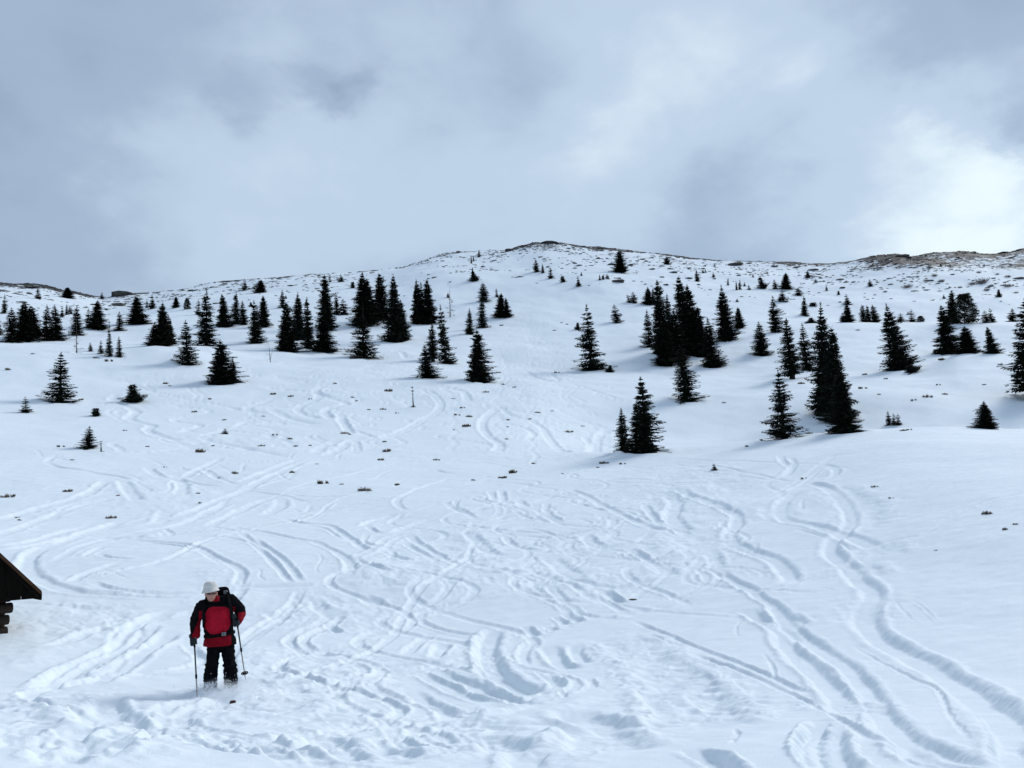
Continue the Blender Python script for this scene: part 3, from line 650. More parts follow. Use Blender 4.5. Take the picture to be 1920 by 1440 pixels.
    at = me.attributes.new('bare', 'FLOAT', 'POINT'); at.data.foreach_set('value', bare.ravel().astype(np.float32))
    me.materials.append(M_SNOW)
    o = bpy.data.objects.new('snow_slope', me); COL.objects.link(o)
    o['kind'] = 'structure'; o['label'] = 'snow covered mountain slope crossed by winding ski tracks'; o['category'] = 'slope'
    SURF['DR'], SURF['AZ'], SURF['Z'] = DR, AZ, Z
    return o
SURF = {}
def surf(x, y):
    d = math.hypot(x, y); a = math.atan2(x, y); DR, AZ, Z = SURF['DR'], SURF['AZ'], SURF['Z']
    i = int(np.clip(np.searchsorted(DR, d) - 1, 0, len(DR) - 2)); j = int(np.clip(np.searchsorted(AZ, a) - 1, 0, len(AZ) - 2))
    t = (d - DR[i]) / (DR[i+1] - DR[i]); u = (a - AZ[j]) / (AZ[j+1] - AZ[j])
    return float((Z[i, j] * (1-u) + Z[i, j+1] * u) * (1-t) + (Z[i+1, j] * (1-u) + Z[i+1, j+1] * u) * t)

def bare_weight(X, Y, Z, D):
    """how far the wind has stripped the snow: strongest along the crest and its rocky noses"""
    b = 0.20 * sstep(398, 428, D) + 0.24 * sstep(300, 410, D)
    b = b + 0.16 * fbm(X / 35.0, Y / 35.0, 71, 3) * sstep(260, 330, D)
    az = np.arctan2(X, Y)
    for px, amt, wid in BARE_SPOTS:
        d = pix_dir(px, 500); a0 = math.atan2(d.x, d.y)
        b = b + amt * np.exp(-((az - a0) / (wid / FOC)) ** 2) * sstep(270, 390, D)
    return np.clip(b, -0.2, 0.75) * sstep(235, 300, D) + 0.02
BARE_SPOTS = [(40, .16, 110), (235, .10, 50), (480, .04, 120), (700, -.16, 60), (840, .06, 60), (1060, .12, 140), (1240, .10, 120), (1480, .06, 90), (1560, .02, 60), (1680, .20, 90), (1830, .20, 130), (770, -.2, 40)]

# ---------------------------------------------------------------- object helpers
def mesh_from(name, V, F, mats, smooth=False, fmat=None):
    me = bpy.data.meshes.new(name); me.from_pydata([tuple(v) for v in V], [], [tuple(f) for f in F])
    for m in (mats if isinstance(mats, (list, tuple)) else [mats]): me.materials.append(m)
    if fmat is not None: me.polygons.foreach_set('material_index', np.array(fmat, np.int32))
    if smooth: me.polygons.foreach_set('use_smooth', np.ones(len(me.polygons), bool))
    me.update(); return me
def add(name, me, parent=None):
    o = bpy.data.objects.new(name, me); COL.objects.link(o)
    if parent is not None: o.parent = parent
    return o
def tag(o, label=None, cat=None, group=None, kind=None):
    if label: o['label'] = label
    if cat: o['category'] = cat
    if group: o['group'] = group
    if kind: o['kind'] = kind
    return o

# ---------------------------------------------------------------- trees
M_NEEDLE = simple_mat('spruce_needles', (0.014, 0.019, 0.014), 0.85, 0.45, 3.0, spec=0.03)
M_PINE = simple_mat('pine_needles', (0.015, 0.021, 0.014), 0.85, 0.4, 3.0, spec=0.03)
M_DRY = simple_mat('dry_needles', (0.05, 0.048, 0.034), 0.8, 0.35, 3.0, spec=0.1)
M_BARK = simple_mat('bark', (0.022, 0.018, 0.015), 0.9, 0.4, 6.0, 0.4, spec=0.05)
M_DEADWOOD = simple_mat('dead_wood', (0.085, 0.075, 0.065), 0.9, 0.3, 8.0, 0.3, spec=0.1)

def cone_strip(V, F, pts, rads, n=5):
    """a tapering limb through pts"""
    base = len(V)
    for k, (p, r) in enumerate(zip(pts, rads)):
        p = Vector(p); d = (Vector(pts[min(k+1, len(pts)-1)]) - Vector(pts[max(k-1, 0)])).normalized()
        a = d.orthogonal().normalized(); b = d.cross(a)
        for i in range(n):
            t = 2 * math.pi * i / n; V.append(p + a * (r * math.cos(t)) + b * (r * math.sin(t)))
    for k in range(len(pts) - 1):
        for i in range(n):
            j = (i + 1) % n
            F.append((base + k*n + i, base + k*n + j, base + (k+1)*n + j, base + (k+1)*n + i))
    F.append(tuple(base + (len(pts)-1)*n + i for i in range(n)))
def kite(V, F, p, d, side, L, w):
    i = len(V); V += [p, p + d * (L * .45) + side * w, p + d * L, p + d * (L * .45) - side * w]; F.append((i, i+1, i+2, i+3))

def spruce_mesh(seed, Ht=8.0, Rb=1.5, levels=30, per=6, prof=0.85, droop=0.5, dense=1.0, gap=0.06, bare_low=0.02, top=0.03, irregular=0.18, asym=0.0, twig=1.0):
    rg = random.Random(seed); V, F = [], []
    phase = rg.uniform(0, 6.3); lob = [rg.uniform(0.75, 1.15) for _ in range(7)]
    for lv in range(levels):
        t = bare_low + (1 - bare_low - top) * (lv + rg.uniform(-.3, .3)) / levels
        t = min(max(t, 0.005), 0.985)
        Rl = Rb * ((1 - t) ** prof) * min(1.0, (1 - t) * 5.0 + .15) * (0.62 + 0.38 * min(1, (t + .02) / .12)) * rg.uniform(1 - irregular, 1 + irregular) + 0.06
        n = max(4, int(per * (0.55 + 0.6 * (1 - t)) + rg.random()))
        for b in range(n):
            if rg.random() < gap: continue
            az = phase + lv * 2.4 + 2 * math.pi * (b + rg.uniform(-.3, .3)) / n
            Lb = Rl * rg.uniform(.58, 1.2) * lob[int((az % 6.283) / 6.2832 * 7) % 7] * (1 + asym * math.cos(az))
            out = Vector((math.cos(az), math.sin(az), 0)); tang = Vector((-math.sin(az), math.cos(az), 0))
            slope = -droop * (1 - t) * rg.uniform(.6, 1.3) + 0.75 * max(0, t - .55) * 2
            z0 = t * Ht; sag = 0.28 * Lb * (1 - t)
            def P(s): return out * (Lb * s) + Vector((0, 0, z0 + slope * Lb * s + sag * s * s * .9 - .06 * Lb * math.sin(3.14 * s)))
            steps = max(3, int(3 + Lb * 4.2 * dense))
            for k in range(steps):
                s = 0.05 + 0.95 * (k + rg.random() * .6) / steps
                p = P(min(s, 1.0)); q = P(min(1.05, s + .12)); fw = (q - p).normalized()
                tl = min(twig * (0.20 + 0.34 * Lb * (1.05 - s)), .5 * Lb + .07) * rg.uniform(.75, 1.2)
                w = rg.uniform(.05, .085) * twig
                for sg in (-1, 1):
                    dd = (fw * rg.uniform(.55, .95) + tang * sg * rg.uniform(.6, .95) + Vector((0, 0, rg.uniform(-.8, -.05)))).normalized()
                    up = Vector((0, 0, 1)).cross(dd).normalized()
                    kite(V, F, p, dd, (up + Vector((0, 0, rg.uniform(-.6, .6)))).normalized(), tl, w)
                # hanging twig
                for _h in range(1 if rg.random() < .6 else 2):
                    dd = (fw * .5 + Vector((rg.uniform(-.3, .3), rg.uniform(-.3, .3), -rg.uniform(.5, 1.0)))).normalized()
                    kite(V, F, p, dd, tang, tl * rg.uniform(.6, 1.1), w * 1.15)
            # branch spine
            p, q = P(0.0), P(1.04); dd = (q - p)
            kite(V, F, p, dd.normalized(), Vector((0, 0, 1)), dd.length, .05)
            kite(V, F, p + dd * .45, dd.normalized(), tang, dd.length * .62, .085)
    # leader
    for k in range(8):
        a = rg.uniform(0, 6.28); p = Vector((0, 0, Ht * (1 - .05 * rg.random())))
        kite(V, F, p - Vector((0, 0, .25)), Vector((.35 * math.cos(a), .35 * math.sin(a), 1)).normalized(), Vector((-math.sin(a), math.cos(a), 0)), .35, .03)
    return mesh_from('spruce_crown', V, F, M_NEEDLE)
def trunk_mesh(Ht=8.0, r=.15, top=.96, seed=0, mat=None):
    V, F = [], []; rg = random.Random(seed)
    pts = [(0, 0, -1.2)] + [(rg.uniform(-.02, .02), rg.uniform(-.02, .02), Ht * top * k / 7) for k in range(8)]
    cone_strip(V, F, pts, [r * 1.5] + [r * (1.25 if k == 0 else 1) * (1 - .93 * k / 7) for k in range(8)], 7)
    return mesh_from('trunk', V, F, mat or M_BARK, True)
def dead_branches(seed, Ht=8.0, n=26, Lm=.9, up=.3, tufts=0.0):
    rg = random.Random(seed); V, F = [], []; fm = []
    for b in range(n):
        t = rg.uniform(.06, .93); az = rg.uniform(0, 6.28); L = Lm * (1 - .75 * t) * rg.uniform(.4, 1.2)
        o = Vector((math.cos(az), math.sin(az), 0)); p0 = Vector((0, 0, t * Ht))
        p1 = p0 + o * L * .55 + Vector((0, 0, L * up * rg.uniform(-.6, .6))); p2 = p1 + o * L * .5 + Vector((0, 0, L * up * rg.uniform(.1, 1.2)))
        nf = len(F); cone_strip(V, F, [p0, p1, p2], [.028, .02, .006], 4); fm += [0] * (len(F) - nf)
        if rg.random() < tufts:
            nf = len(F)
            for k in range(10):
                s = rg.uniform(.2, 1); p = p1.lerp(p2, s)
                d = Vector((rg.uniform(-1, 1), rg.uniform(-1, 1), rg.uniform(-.5, .8))).normalized()
                kite(V, F, p, d, d.orthogonal().normalized(), rg.uniform(.15, .35), .05)
            fm += [1] * (len(F) - nf)
    return mesh_from('branches', V, F, [M_DEADWOOD, M_NEEDLE], fmat=fm)
def pine_mesh(seed, Ht=8.0, Rb=2.4, low=.12, clumps=60, shape='round'):
    rg = random.Random(seed); V, F = [], []
    for c in range(clumps):
        t = low + (1 - low) * (c + rg.random()) / clumps
        rad = Rb * (math.sin(min(1, (1 - t) * 1.35 + .1) * math.pi * .5) ** .7 if shape == 'round' else (1 - t * .92) ** .8) * rg.uniform(.45, 1.0)
        az = rg.uniform(0, 6.28); C = Vector((rad * math.cos(az), rad * math.sin(az), t * Ht - .15 * rad))
        cr_ = rg.uniform(.35, .62)
        nf = len(F); cone_strip(V, F, [Vector((0, 0, C.z - .35 * rad)), C * .6 + Vector((0, 0, C.z * .4 - .12 * rad)), C], [.05, .035, .015], 4)
        for k in range(46):
            d = Vector((rg.gauss(0, 1), rg.gauss(0, 1), rg.gauss(0, .6) + .15)).normalized()
            p = C + Vector((d.x * cr_, d.y * cr_, d.z * cr_ * .6)) * rg.uniform(.2, .9)
            kite(V, F, p, (d + Vector((0, 0, .25))).normalized(), d.orthogonal().normalized(), rg.uniform(.25, .48), rg.uniform(.05, .085))
    return mesh_from('pine_crown', V, F, M_PINE)
def sapling_top(seed, Ht=8.0):
    rg = random.Random(seed); V, F = [], []
    for (z, r, n) in ((Ht * .98, .8, 26), (Ht * .80, .95, 22), (Ht * .67, .6, 10), (Ht * .04, 1.3, 40)):
        for k in range(n):
            a = rg.uniform(0, 6.28); d = Vector((math.cos(a), math.sin(a), rg.uniform(-.2, .8))).normalized()
            kite(V, F, Vector((0, 0, z + rg.uniform(-.4, .2))), d, Vector((-math.sin(a), math.cos(a), .3)).normalized(), r * rg.uniform(.5, 1), .12)
    return mesh_from('sapling_crown', V, F, M_NEEDLE)

KINDS = {}   # kind -> list of (crown mesh, crown name, height, radius); trunk mesh
def kinds():
    s = lambda seed, **k: spruce_mesh(seed, **k)
    KINDS['spruce'] = [(s(1, per=7, levels=32, irregular=.3, dense=1.2), 8, 1.5), (s(2, per=7, droop=.45, irregular=.34, dense=1.15), 8, 1.5), (s(3, per=7, prof=.78, gap=.08, irregular=.3, dense=1.15), 8, 1.5), (s(4, per=7, levels=34, asym=.2, irregular=.32, dense=1.1), 8, 1.5), (s(5, per=7, levels=33, asym=.28, prof=.95, irregular=.3, dense=1.15), 8, 1.5)]
    KINDS['dense'] = [(s(11, per=9, levels=38, dense=1.5, gap=.0, prof=.74, Rb=1.4, irregular=.26), 8, 1.4), (s(12, per=9, levels=38, dense=1.5, gap=.0, prof=.82, irregular=.32), 8, 1.5), (s(13, per=9, levels=36, dense=1.5, gap=0, prof=.68, asym=.18, Rb=1.4, irregular=.3), 8, 1.4), (s(14, per=9, levels=36, dense=1.5, gap=0, prof=.9, asym=.2, Rb=1.5, irregular=.36), 8, 1.5)]
    KINDS['open'] = [(s(21, per=6, levels=27, dense=1.0, gap=.12, droop=.3, irregular=.36, twig=1.1), 8, 1.6), (s(22, per=6, levels=28, dense=1.05, gap=.10, droop=.42, irregular=.36, asym=.15, twig=1.1), 8, 1.6), (s(23, per=7, levels=26, dense=1.0, gap=.14, droop=.2, irregular=.4, asym=.2, prof=.75, twig=1.1), 8, 1.6)]
    KINDS['slim'] = [(s(31, prof=.7, Rb=1.0, per=6, twig=.9, irregular=.34, gap=.08), 8, 1.0), (s(32, prof=.8, Rb=1.0, per=7, twig=.9, irregular=.32), 8, 1.0)]
    KINDS['highstem'] = [(s(41, bare_low=.14, prof=.68, Rb=1.3, per=7, irregular=.36, gap=.06, asym=.15), 8, 1.3)]
    KINDS['small'] = [(s(51, levels=15, per=7, dense=.8, twig=1.6, irregular=.36), 8, 1.7), (s(52, levels=14, per=8, dense=.8, twig=1.6, irregular=.4, gap=.06, asym=.2), 8, 1.7), (s(53, levels=16, per=7, dense=.9, twig=1.6, prof=.75, irregular=.34), 8, 1.7)]
    KINDS['bush'] = [(s(61, Ht=3.2, Rb=1.9, levels=13, per=9, dense=1.0, prof=.6, irregular=.35, droop=.1, twig=1.25), 3.2, 1.9), (s(62, Ht=3.0, Rb=1.9, levels=11, per=9, dense=1.0, prof=.5, irregular=.4, droop=0, twig=1.3, asym=.25), 3.0, 1.9)]
    KINDS['spire'] = [(s(71, Ht=8, Rb=1.5, levels=26, prof=1.5, twig=.9, irregular=.25, gap=.12), 8, 1.5)]
    KINDS['roundpine'] = [(pine_mesh(81, clumps=190, low=.05), 8, 2.6)]
    KINDS['pine'] = [(pine_mesh(82, Rb=2.1, low=.03, clumps=95, shape='cone'), 8, 2.4)]
    KINDS['dead'] = [(dead_branches(91, n=34, Lm=1.3, tufts=.35), 8, 1.0), (dead_branches(92, n=16, Lm=2.4, up=1.2), 8, 1.8)]
    KINDS['sapling'] = [(sapling_top(95), 8, 1.0)]
kinds()
TRUNKS = [trunk_mesh(seed=1), trunk_mesh(seed=2, r=.12), trunk_mesh(8, .10, 1.0, 3, M_DEADWOOD), trunk_mesh(3.1, .12, .9, 4), trunk_mesh(8, .22, 1.0, 5)]

# foot x, foot y, tip x, tip y, width (as sighted in the photograph), kind, short handle used when others are described by it, own label
T = '''
47,640,45,565,40,dense|the dense spruce of the edge row|dense dark spruce standing in the row of trees at the left edge
21,641,22,575,32,spruce
62,633,58,572,38,dense
87,638,88,570,28,open
108,638,102,570,34,spruce
8,588,9,550,12,small
-2,628,-3,594,16,small
72,560,71,538,13,small
127,559,127,538,22,dense
116,595,117,572,9,small
125,591,125,570,8,slim
132,589,131,572,10,small
145,628,144,573,28,spruce
182,617,183,562,36,dense|the squat black spruce|squat black spruce on the left slope with a smaller tree against its side
168,614,166,577,18,small
191,560,191,547,8,small
224,620,224,583,22,open
256,608,255,554,40,dense|the broad pyramid spruce|broad pyramid-shaped black spruce below the notch in the ridge
286,579,285,551,14,small
276,577,275,562,8,small
330,577,330,555,13,dense
351,580,351,560,10,roundpine
144,661,143,593,14,dead
170,659,169,641,10,small
189,663,189,636,11,small
205,667,205,597,20,spire|the spire-topped spruce|small spruce with a long bare spire on the left slope
224,669,223,629,14,slim
288,649,290,600,28,dense
306,649,305,564,34,dense|the triple-peaked clump|tallest spruce of the tight dark trio left of the airy spruce
321,646,315,586,28,spruce
352,681,348,596,42,open|the airy spruce|airy spruce with spaced branches standing just below a dark trio
372,590,372,560,14,small
387,649,387,541,42,spruce|the tall spike-topped spruce|tall spike-topped spruce with a wide skirt on the left slope
420,613,416,550,30,dense
414,720,413,634,54,dense|the double-topped spruce|broad shaggy spruce on the left slope with a second lower top
437,719,436,668,24,spruce
113,752,115,654,54,open|the lone multi-stemmed spruce|lone wide spruce with several stems showing on the left slope
49,773,47,742,22,small
252,753,248,719,44,bush|the low bushy spruce|low wide bushy spruce below the airy spruce
181,780,181,764,21,bush
166,840,168,797,38,open|the thin open spruce|small thin spruce with see-through branches near the left edge
190,847,189,826,11,sapling
422,814,422,802,14,small
443,608,443,546,20,spruce
457,609,454,562,22,open
459,544,459,521,12,small
489,549,489,524,22,dense
480,642,476,560,36,spruce
494,613,493,553,24,dense
531,577,529,542,18,open
537,660,536,563,42,dense|the front black spruce of the grove|broad black spruce at the front left of the dark grove
559,636,558,545,32,dense
580,652,575,553,30,spruce
607,660,607,596,52,dense
612,620,608,513,34,dense|the tall column spruce|very tall column-like spruce at the back of the dark grove
632,590,629,547,18,open
644,590,643,559,20,small
640,528,639,514,12,small
619,529,618,516,7,small
662,540,662,528,11,bush
690,608,687,520,40,dense
682,612,679,509,46,dense|the twin-tipped giant|giant black spruce rising above the many-trunked spruce
715,599,711,511,36,dense
682,672,680,588,58,open|the many-trunked spruce|wide ragged spruce with many trunks showing through its branches
683,670,680,560,7,dead
743,641,737,511,42,dense|the slender tall spruce|slender tall black spruce widening to a full skirt
754,636,750,560,26,dense
782,607,780,522,30,dense
791,607,789,528,24,slim
804,606,800,522,38,dense|the three-tipped grove|tallest right-hand spruce of the three-tipped black grove
844,595,843,533,14,dead
840,558,840,548,7,small
812,678,810,605,28,highstem
837,681,825,568,38,open|the ragged spruce|tall ragged spruce beside a thin bare-stemmed one
800,709,795,642,42,spruce|the front spruce below the ragged pair|full conical spruce standing in front of the ragged pair
881,627,880,577,18,spruce
907,566,905,529,22,spruce
904,614,903,552,22,spruce
896,716,894,613,46,dense|the narrow mid-slope spruce|narrow tall spruce alone in the middle of the slope
932,557,930,539,8,small
938,595,940,549,24,dense
951,595,948,557,18,dense
890,527,886,508,22,bush|the low clump near the ridge|low dark clump of spruce high on the snow below the ridge
886,512,886,500,4,slim
898,482,898,467,6,slim
884,494,883,478,4,slim
888,490,887,478,4,slim
507,678,504,640,20,dead|the bare snag|leafless grey snag with upright bare limbs left of the grove
775,763,773,725,9,sapling|the bare pole-like sapling|single pole-like sapling with tufts at its top on open snow
719,674,720,659,3,dead
1164,511,1161,468,26,dense|the dark tree below the summit|dark bushy tree standing among rocks just below the summit
1250,496,1249,483,15,bush
1006,510,1004,485,14,small
1018,512,1017,494,7,slim
1033,522,1031,499,12,small
1057,529,1054,517,11,bush
1085,537,1083,516,10,small
1090,517,1090,509,4,slim
1307,528,1305,505,12,open
1318,512,1318,503,5,small
1323,511,1322,504,5,small
1338,520,1337,511,7,small
1365,535,1365,520,5,slim
1381,544,1380,525,5,slim
1387,543,1387,523,7,small
1396,537,1396,528,5,small
1180,567,1175,551,12,small
1189,568,1186,546,15,small
1125,525,1124,514,5,slim
1131,524,1131,516,7,bush
1139,523,1138,513,8,small
1216,571,1214,537,20,dense
1226,571,1224,539,14,spruce
1157,605,1151,569,22,small|the little cone spruce|little cone-shaped spruce alone uphill from the solitary spruce
1083,618,1083,604,14,bush
1109,694,1099,567,58,open|the solitary open spruce|tall solitary spruce with spread lower branches in the centre of the slope
1143,698,1144,684,18,bush
1218,650,1212,577,28,open
1240,662,1231,520,38,dense
1247,684,1240,600,42,dense
1256,640,1250,549,26,spruce
1293,664,1271,513,54,dense|the giant cluster spruce|giant spruce at the heart of the big dark cluster
1303,660,1287,530,46,dense
1268,676,1262,575,44,dense
1316,668,1307,572,36,dense
1337,687,1326,592,44,spruce|the skirted cluster spruce|full-skirted spruce at the right foot of the big cluster
1287,749,1274,641,50,spruce|the layered spruce|layered spruce standing alone below the big dark cluster
1363,639,1352,534,38,dense|the dense columnar spruce|dense columnar black spruce just right of the big cluster
1387,615,1383,575,20,dense
1382,566,1382,559,6,small
1170,849,1164,763,34,spruce
1213,849,1200,694,64,spruce|the big front spruce|biggest spruce of the pair at the lip of the near slope
1193,850,1193,738,40,spruce
1430,665,1422,599,38,spruce
1454,624,1448,554,34,open
1467,565,1466,541,20,small
1473,542,1473,511,20,dense|the small black pyramid spruce|small black pyramid spruce on the upper right slope
1454,542,1451,523,12,small
1431,541,1424,519,22,bush
1405,543,1403,533,8,small
1515,521,1514,508,12,bush
1497,554,1496,539,16,open
1508,592,1507,554,16,spruce
1523,574,1522,567,20,bush
1521,606,1520,595,26,bush
1486,710,1473,592,42,highstem|the bare-trunked spruce|spruce with a long bare lower trunk left of the massive one
1514,694,1503,603,38,open
1548,775,1538,562,54,dense|the massive back spruce|tallest of the massive black spruces behind the right knoll
1572,790,1558,606,52,dense
1586,812,1573,680,58,dense|the massive front spruce|widest massive black spruce at the very edge of the right knoll
1470,823,1458,685,66,open|the knoll-edge spruce|see-through spruce with spread arms at the left end of the knoll edge
1689,695,1661,565,52,dense|the leaning black spruce|leaning dense black spruce with a low skirt on the right slope
1711,697,1704,684,40,bush
1777,664,1764,568,50,dense
1786,606,1784,543,24,dense
1809,606,1808,551,36,roundpine|the round-headed pine|round-headed dark pine behind the black trio on the right
1815,663,1807,608,42,dense|the stout trio spruce|stout black spruce in front of the round-headed pine
1861,663,1850,609,28,dense
1850,605,1845,581,20,small
1860,604,1855,576,14,small
1873,557,1872,542,12,bush
1898,603,1898,577,20,small
1934,745,1921,553,76,highstem|the spruce cut by the frame|big long-armed spruce cut off by the right edge
1852,804,1844,750,42,dense|the little knoll-edge spruce|little spruce alone at the right end of the knoll edge
1667,797,1664,769,13,small
1676,797,1675,773,11,small
1685,797,1683,774,14,small
1632,537,1630,523,10,small
1589,571,1586,550,14,small
1591,604,1587,568,24,dense
1580,604,1579,586,12,small
1619,604,1616,570,16,spruce
1628,604,1625,571,16,spruce
1641,604,1635,570,20,spruce|the tight row of spruces|last and widest spruce in the tight row of three
1689,604,1688,586,18,small
1710,604,1708,579,18,small
1726,603,1726,592,11,roundpine
1340,883,1338,867,13,small|the tiny front seedling|tiny seedling sticking out of smooth snow near the knoll
575,570,574,560,7,small
558,566,557,556,6,small
471,575,470,566,9,bush
440,560,440,552,6,small
536,560,536,553,5,small
1340,500,1340,493,4,small
1412,520,1411,512,5,small
1550,545,1549,534,5,small
1770,560,1769,551,6,small
1702,590,1702,584,5,small
1530,530,1529,522,6,small
1573,553,1572,545,6,bush
1845,500,1845,493,4,small
1764,500,1764,492,5,small
'''
LAND = []      # (px, py, handle)
TREES = []
for line in T.strip().splitlines():
    f = line.split('|'); c = f[0].split(',')
    bx, by, tx, ty, w = map(float, c[:5]); kind = c[5]
    TREES.append(dict(bx=bx, by=by, tx=tx, ty=ty, w=w, kind=kind, handle=f[1] if len(f) > 1 else None, label=f[2] if len(f) > 2 else None))
    if len(f) > 1: LAND.append((bx, (by + ty) / 2, f[1]))
LAND += [(406, 1190, 'the skier'), (10, 1140, 'the log hut'), (1187, 1124, 'the black stone')]
WELLS = []
for t in TREES:
    g = ground_at(t['bx'], t['by']); t['pos'] = g
    d = math.hypot(g.x, g.y); t['d'] = d
    depth = g.dot(fwd)
    up = pix_dir(t['tx'], t['ty']); up = up * (depth / up.dot(fwd))        # the tip, at the same depth as the foot
    t['axis'] = up - g; t['h'] = t['axis'].length; t['wm'] = t['w'] * depth / FOC
    if d < 200 and t['h'] > 3: WELLS.append((g.x, g.y, min(1.6, .34 * t['wm'] + .25), min(.28, .05 * t['h'])))

def relation(x, y):
    best = min(LAND, key=lambda l: (l[0] - x) ** 2 + ((l[1] - y) * 1.15) ** 2)
    dx, dy = x - best[0], y - best[1]
    if abs(dx) > abs(dy): r = 'right of ' if dx > 0 else 'left of '
    else: r = 'downhill from ' if dy > 0 else 'uphill from '
    return r + best[2], math.hypot(dx, dy)
ORD = ['', 'second closest', 'third closest', 'fourth closest', 'fifth closest', 'sixth closest', 'seventh closest', 'eighth closest', 'ninth closest']
PENDING = []   # (object, noun phrase, px, py)
def settle_labels():
    by = {}
    for o, noun, x, y in PENDING:
        rel, d = relation(x, y); by.setdefault(noun + ' ' + rel, []).append((d, o))
    for k, v in by.items():
        v.sort(key=lambda q: q[0])
        for i, (_, o) in enumerate(v):
            o['label'] = k if len(v) == 1 else (k + ', closest' if i == 0 else k + ', ' + (ORD[i] if i < len(ORD) else 'number %d outward' % (i + 1)))

NOUN = {'spruce': 'dark conical spruce', 'dense': 'dense black spruce', 'open': 'loose-branched spruce', 'slim': 'very slim spruce', 'highstem': 'bare-stemmed spruce', 'small': 'small young spruce',
        'bush': 'low bushy spruce', 'spire': 'spire-topped spruce', 'roundpine': 'round-headed little pine', 'pine': 'shaggy dark pine', 'dead': 'bare dead tree', 'sapling': 'spindly sapling'}
def plant_trees():
    rg = random.Random(7)
    for i, t in enumerate(TREES):
        crowns = KINDS[t['kind']]; cm, Ht, Rb = crowns[i % len(crowns)]
        name = {'roundpine': 'pine_tree', 'pine': 'pine_tree', 'dead': 'dead_tree', 'sapling': 'sapling', 'bush': 'spruce_bush'}.get(t['kind'], 'spruce_tree')
        e = bpy.data.objects.new(name, None); COL.objects.link(e); e.empty_display_size = .5
        g = t['pos']; z = surf(g.x, g.y)
        ax = t['axis']; zax = ax.normalized(); spin = rg.uniform(0, 6.28)
        xa = Vector((math.cos(spin), math.sin(spin), 0)); xa = (xa - zax * xa.dot(zax)).normalized(); ya = zax.cross(xa)
        sw = {'dense': 1.32, 'spruce': 1.4, 'open': 1.36, 'bush': 1.15}.get(t['kind'], 1.35) * t['wm'] / (2 * Rb); sh = t['h'] / Ht
        M = Matrix(((xa.x, ya.x, zax.x, g.x), (xa.y, ya.y, zax.y, g.y), (xa.z, ya.z, zax.z, min(z, g.z) - .05), (0, 0, 0, 1)))
        e.matrix_world = M @ Matrix.Diagonal((sw, sw, sh, 1))
        tk = 2 if t['kind'] in ('dead',) else 3 if t['kind'] == 'bush' else 4 if t['kind'] in ('highstem', 'sapling') else (i % 2)
        if t['kind'] != 'bush' or t['w'] > 16:
            tr = add('trunk', TRUNKS[tk], e)
        add('crown', cm, e)
        d = t['d']
        tag(e, t['label'], 'tree', 'trees at the lip of the near slope' if d < 100 else 'trees on the middle of the slope' if d < 205 else 'trees high on the slope')
        if not t['label']: PENDING.append((e, NOUN[t['kind']], t['bx'], (t['by'] + t['ty']) / 2))

# ---------------------------------------------------------------- heather tufts, bare shrubs, stones
M_HEATH = simple_mat('heather', (0.10, 0.078, 0.055), 0.9, 0.55, 9.0, spec=0.1)
M_STRAW = simple_mat('dry_grass', (0.19, 0.16, 0.105), 0.9, 0.4, 9.0, spec=0.1)
M_TWIG = simple_mat('shrub_twigs', (0.14, 0.12, 0.115), 0.9, 0.3, 9.0, spec=0.1)
def rock_material():
    m, nt, b = new_mat('rock'); N, L = nt.nodes, nt.links
    tc = N.new('ShaderNodeTexCoord'); n = N.new('ShaderNodeTexNoise'); n.inputs['Scale'].default_value = 1.3; n.inputs['Detail'].default_value = 8; n.inputs['Roughness'].default_value = .7
    L.new(tc.outputs['Object'], n.inputs['Vector'])
    rp = N.new('ShaderNodeValToRGB'); rp.color_ramp.elements[0].position = .35; rp.color_ramp.elements[1].position = .68
    rp.color_ramp.elements[0].color = (.02, .02, .019, 1); rp.color_ramp.elements[1].color = (.11, .10, .088, 1)
    L.new(n.outputs['Fac'], rp.inputs[0])
    # snow lying on the flat tops
    ge = N.new('ShaderNodeNewGeometry'); sp = N.new('ShaderNodeSeparateXYZ'); L.new(ge.outputs['Normal'], sp.inputs[0])
    ad = N.new('ShaderNodeMath'); ad.operation = 'MULTIPLY_ADD'; L.new(n.outputs['Fac'], ad.inputs[0]); ad.inputs[1].default_value = .7; L.new(sp.outputs['Z'], ad.inputs[2])
    mr = N.new('ShaderNodeMapRange'); mr.inputs['From Min'].default_value = 1.26; mr.inputs['From Max'].default_value = 1.36; L.new(ad.outputs[0], mr.inputs['Value'])
    mx = N.new('ShaderNodeMix'); mx.data_type = 'RGBA'; L.new(mr.outputs[0], mx.inputs[0]); L.new(rp.outputs[0], mx.inputs[6]); mx.inputs[7].default_value = (.8, .83, .87, 1)
    L.new(mx.outputs[2], b.inputs['Base Color']); b.inputs['Roughness'].default_value = .85
    bp = N.new('ShaderNodeBump'); bp.inputs['Strength'].default_value = .5; bp.inputs['Distance'].default_value = .08; L.new(n.outputs['Fac'], bp.inputs['Height']); L.new(bp.outputs[0], b.inputs['Normal'])
    return m
M_ROCK = rock_material()
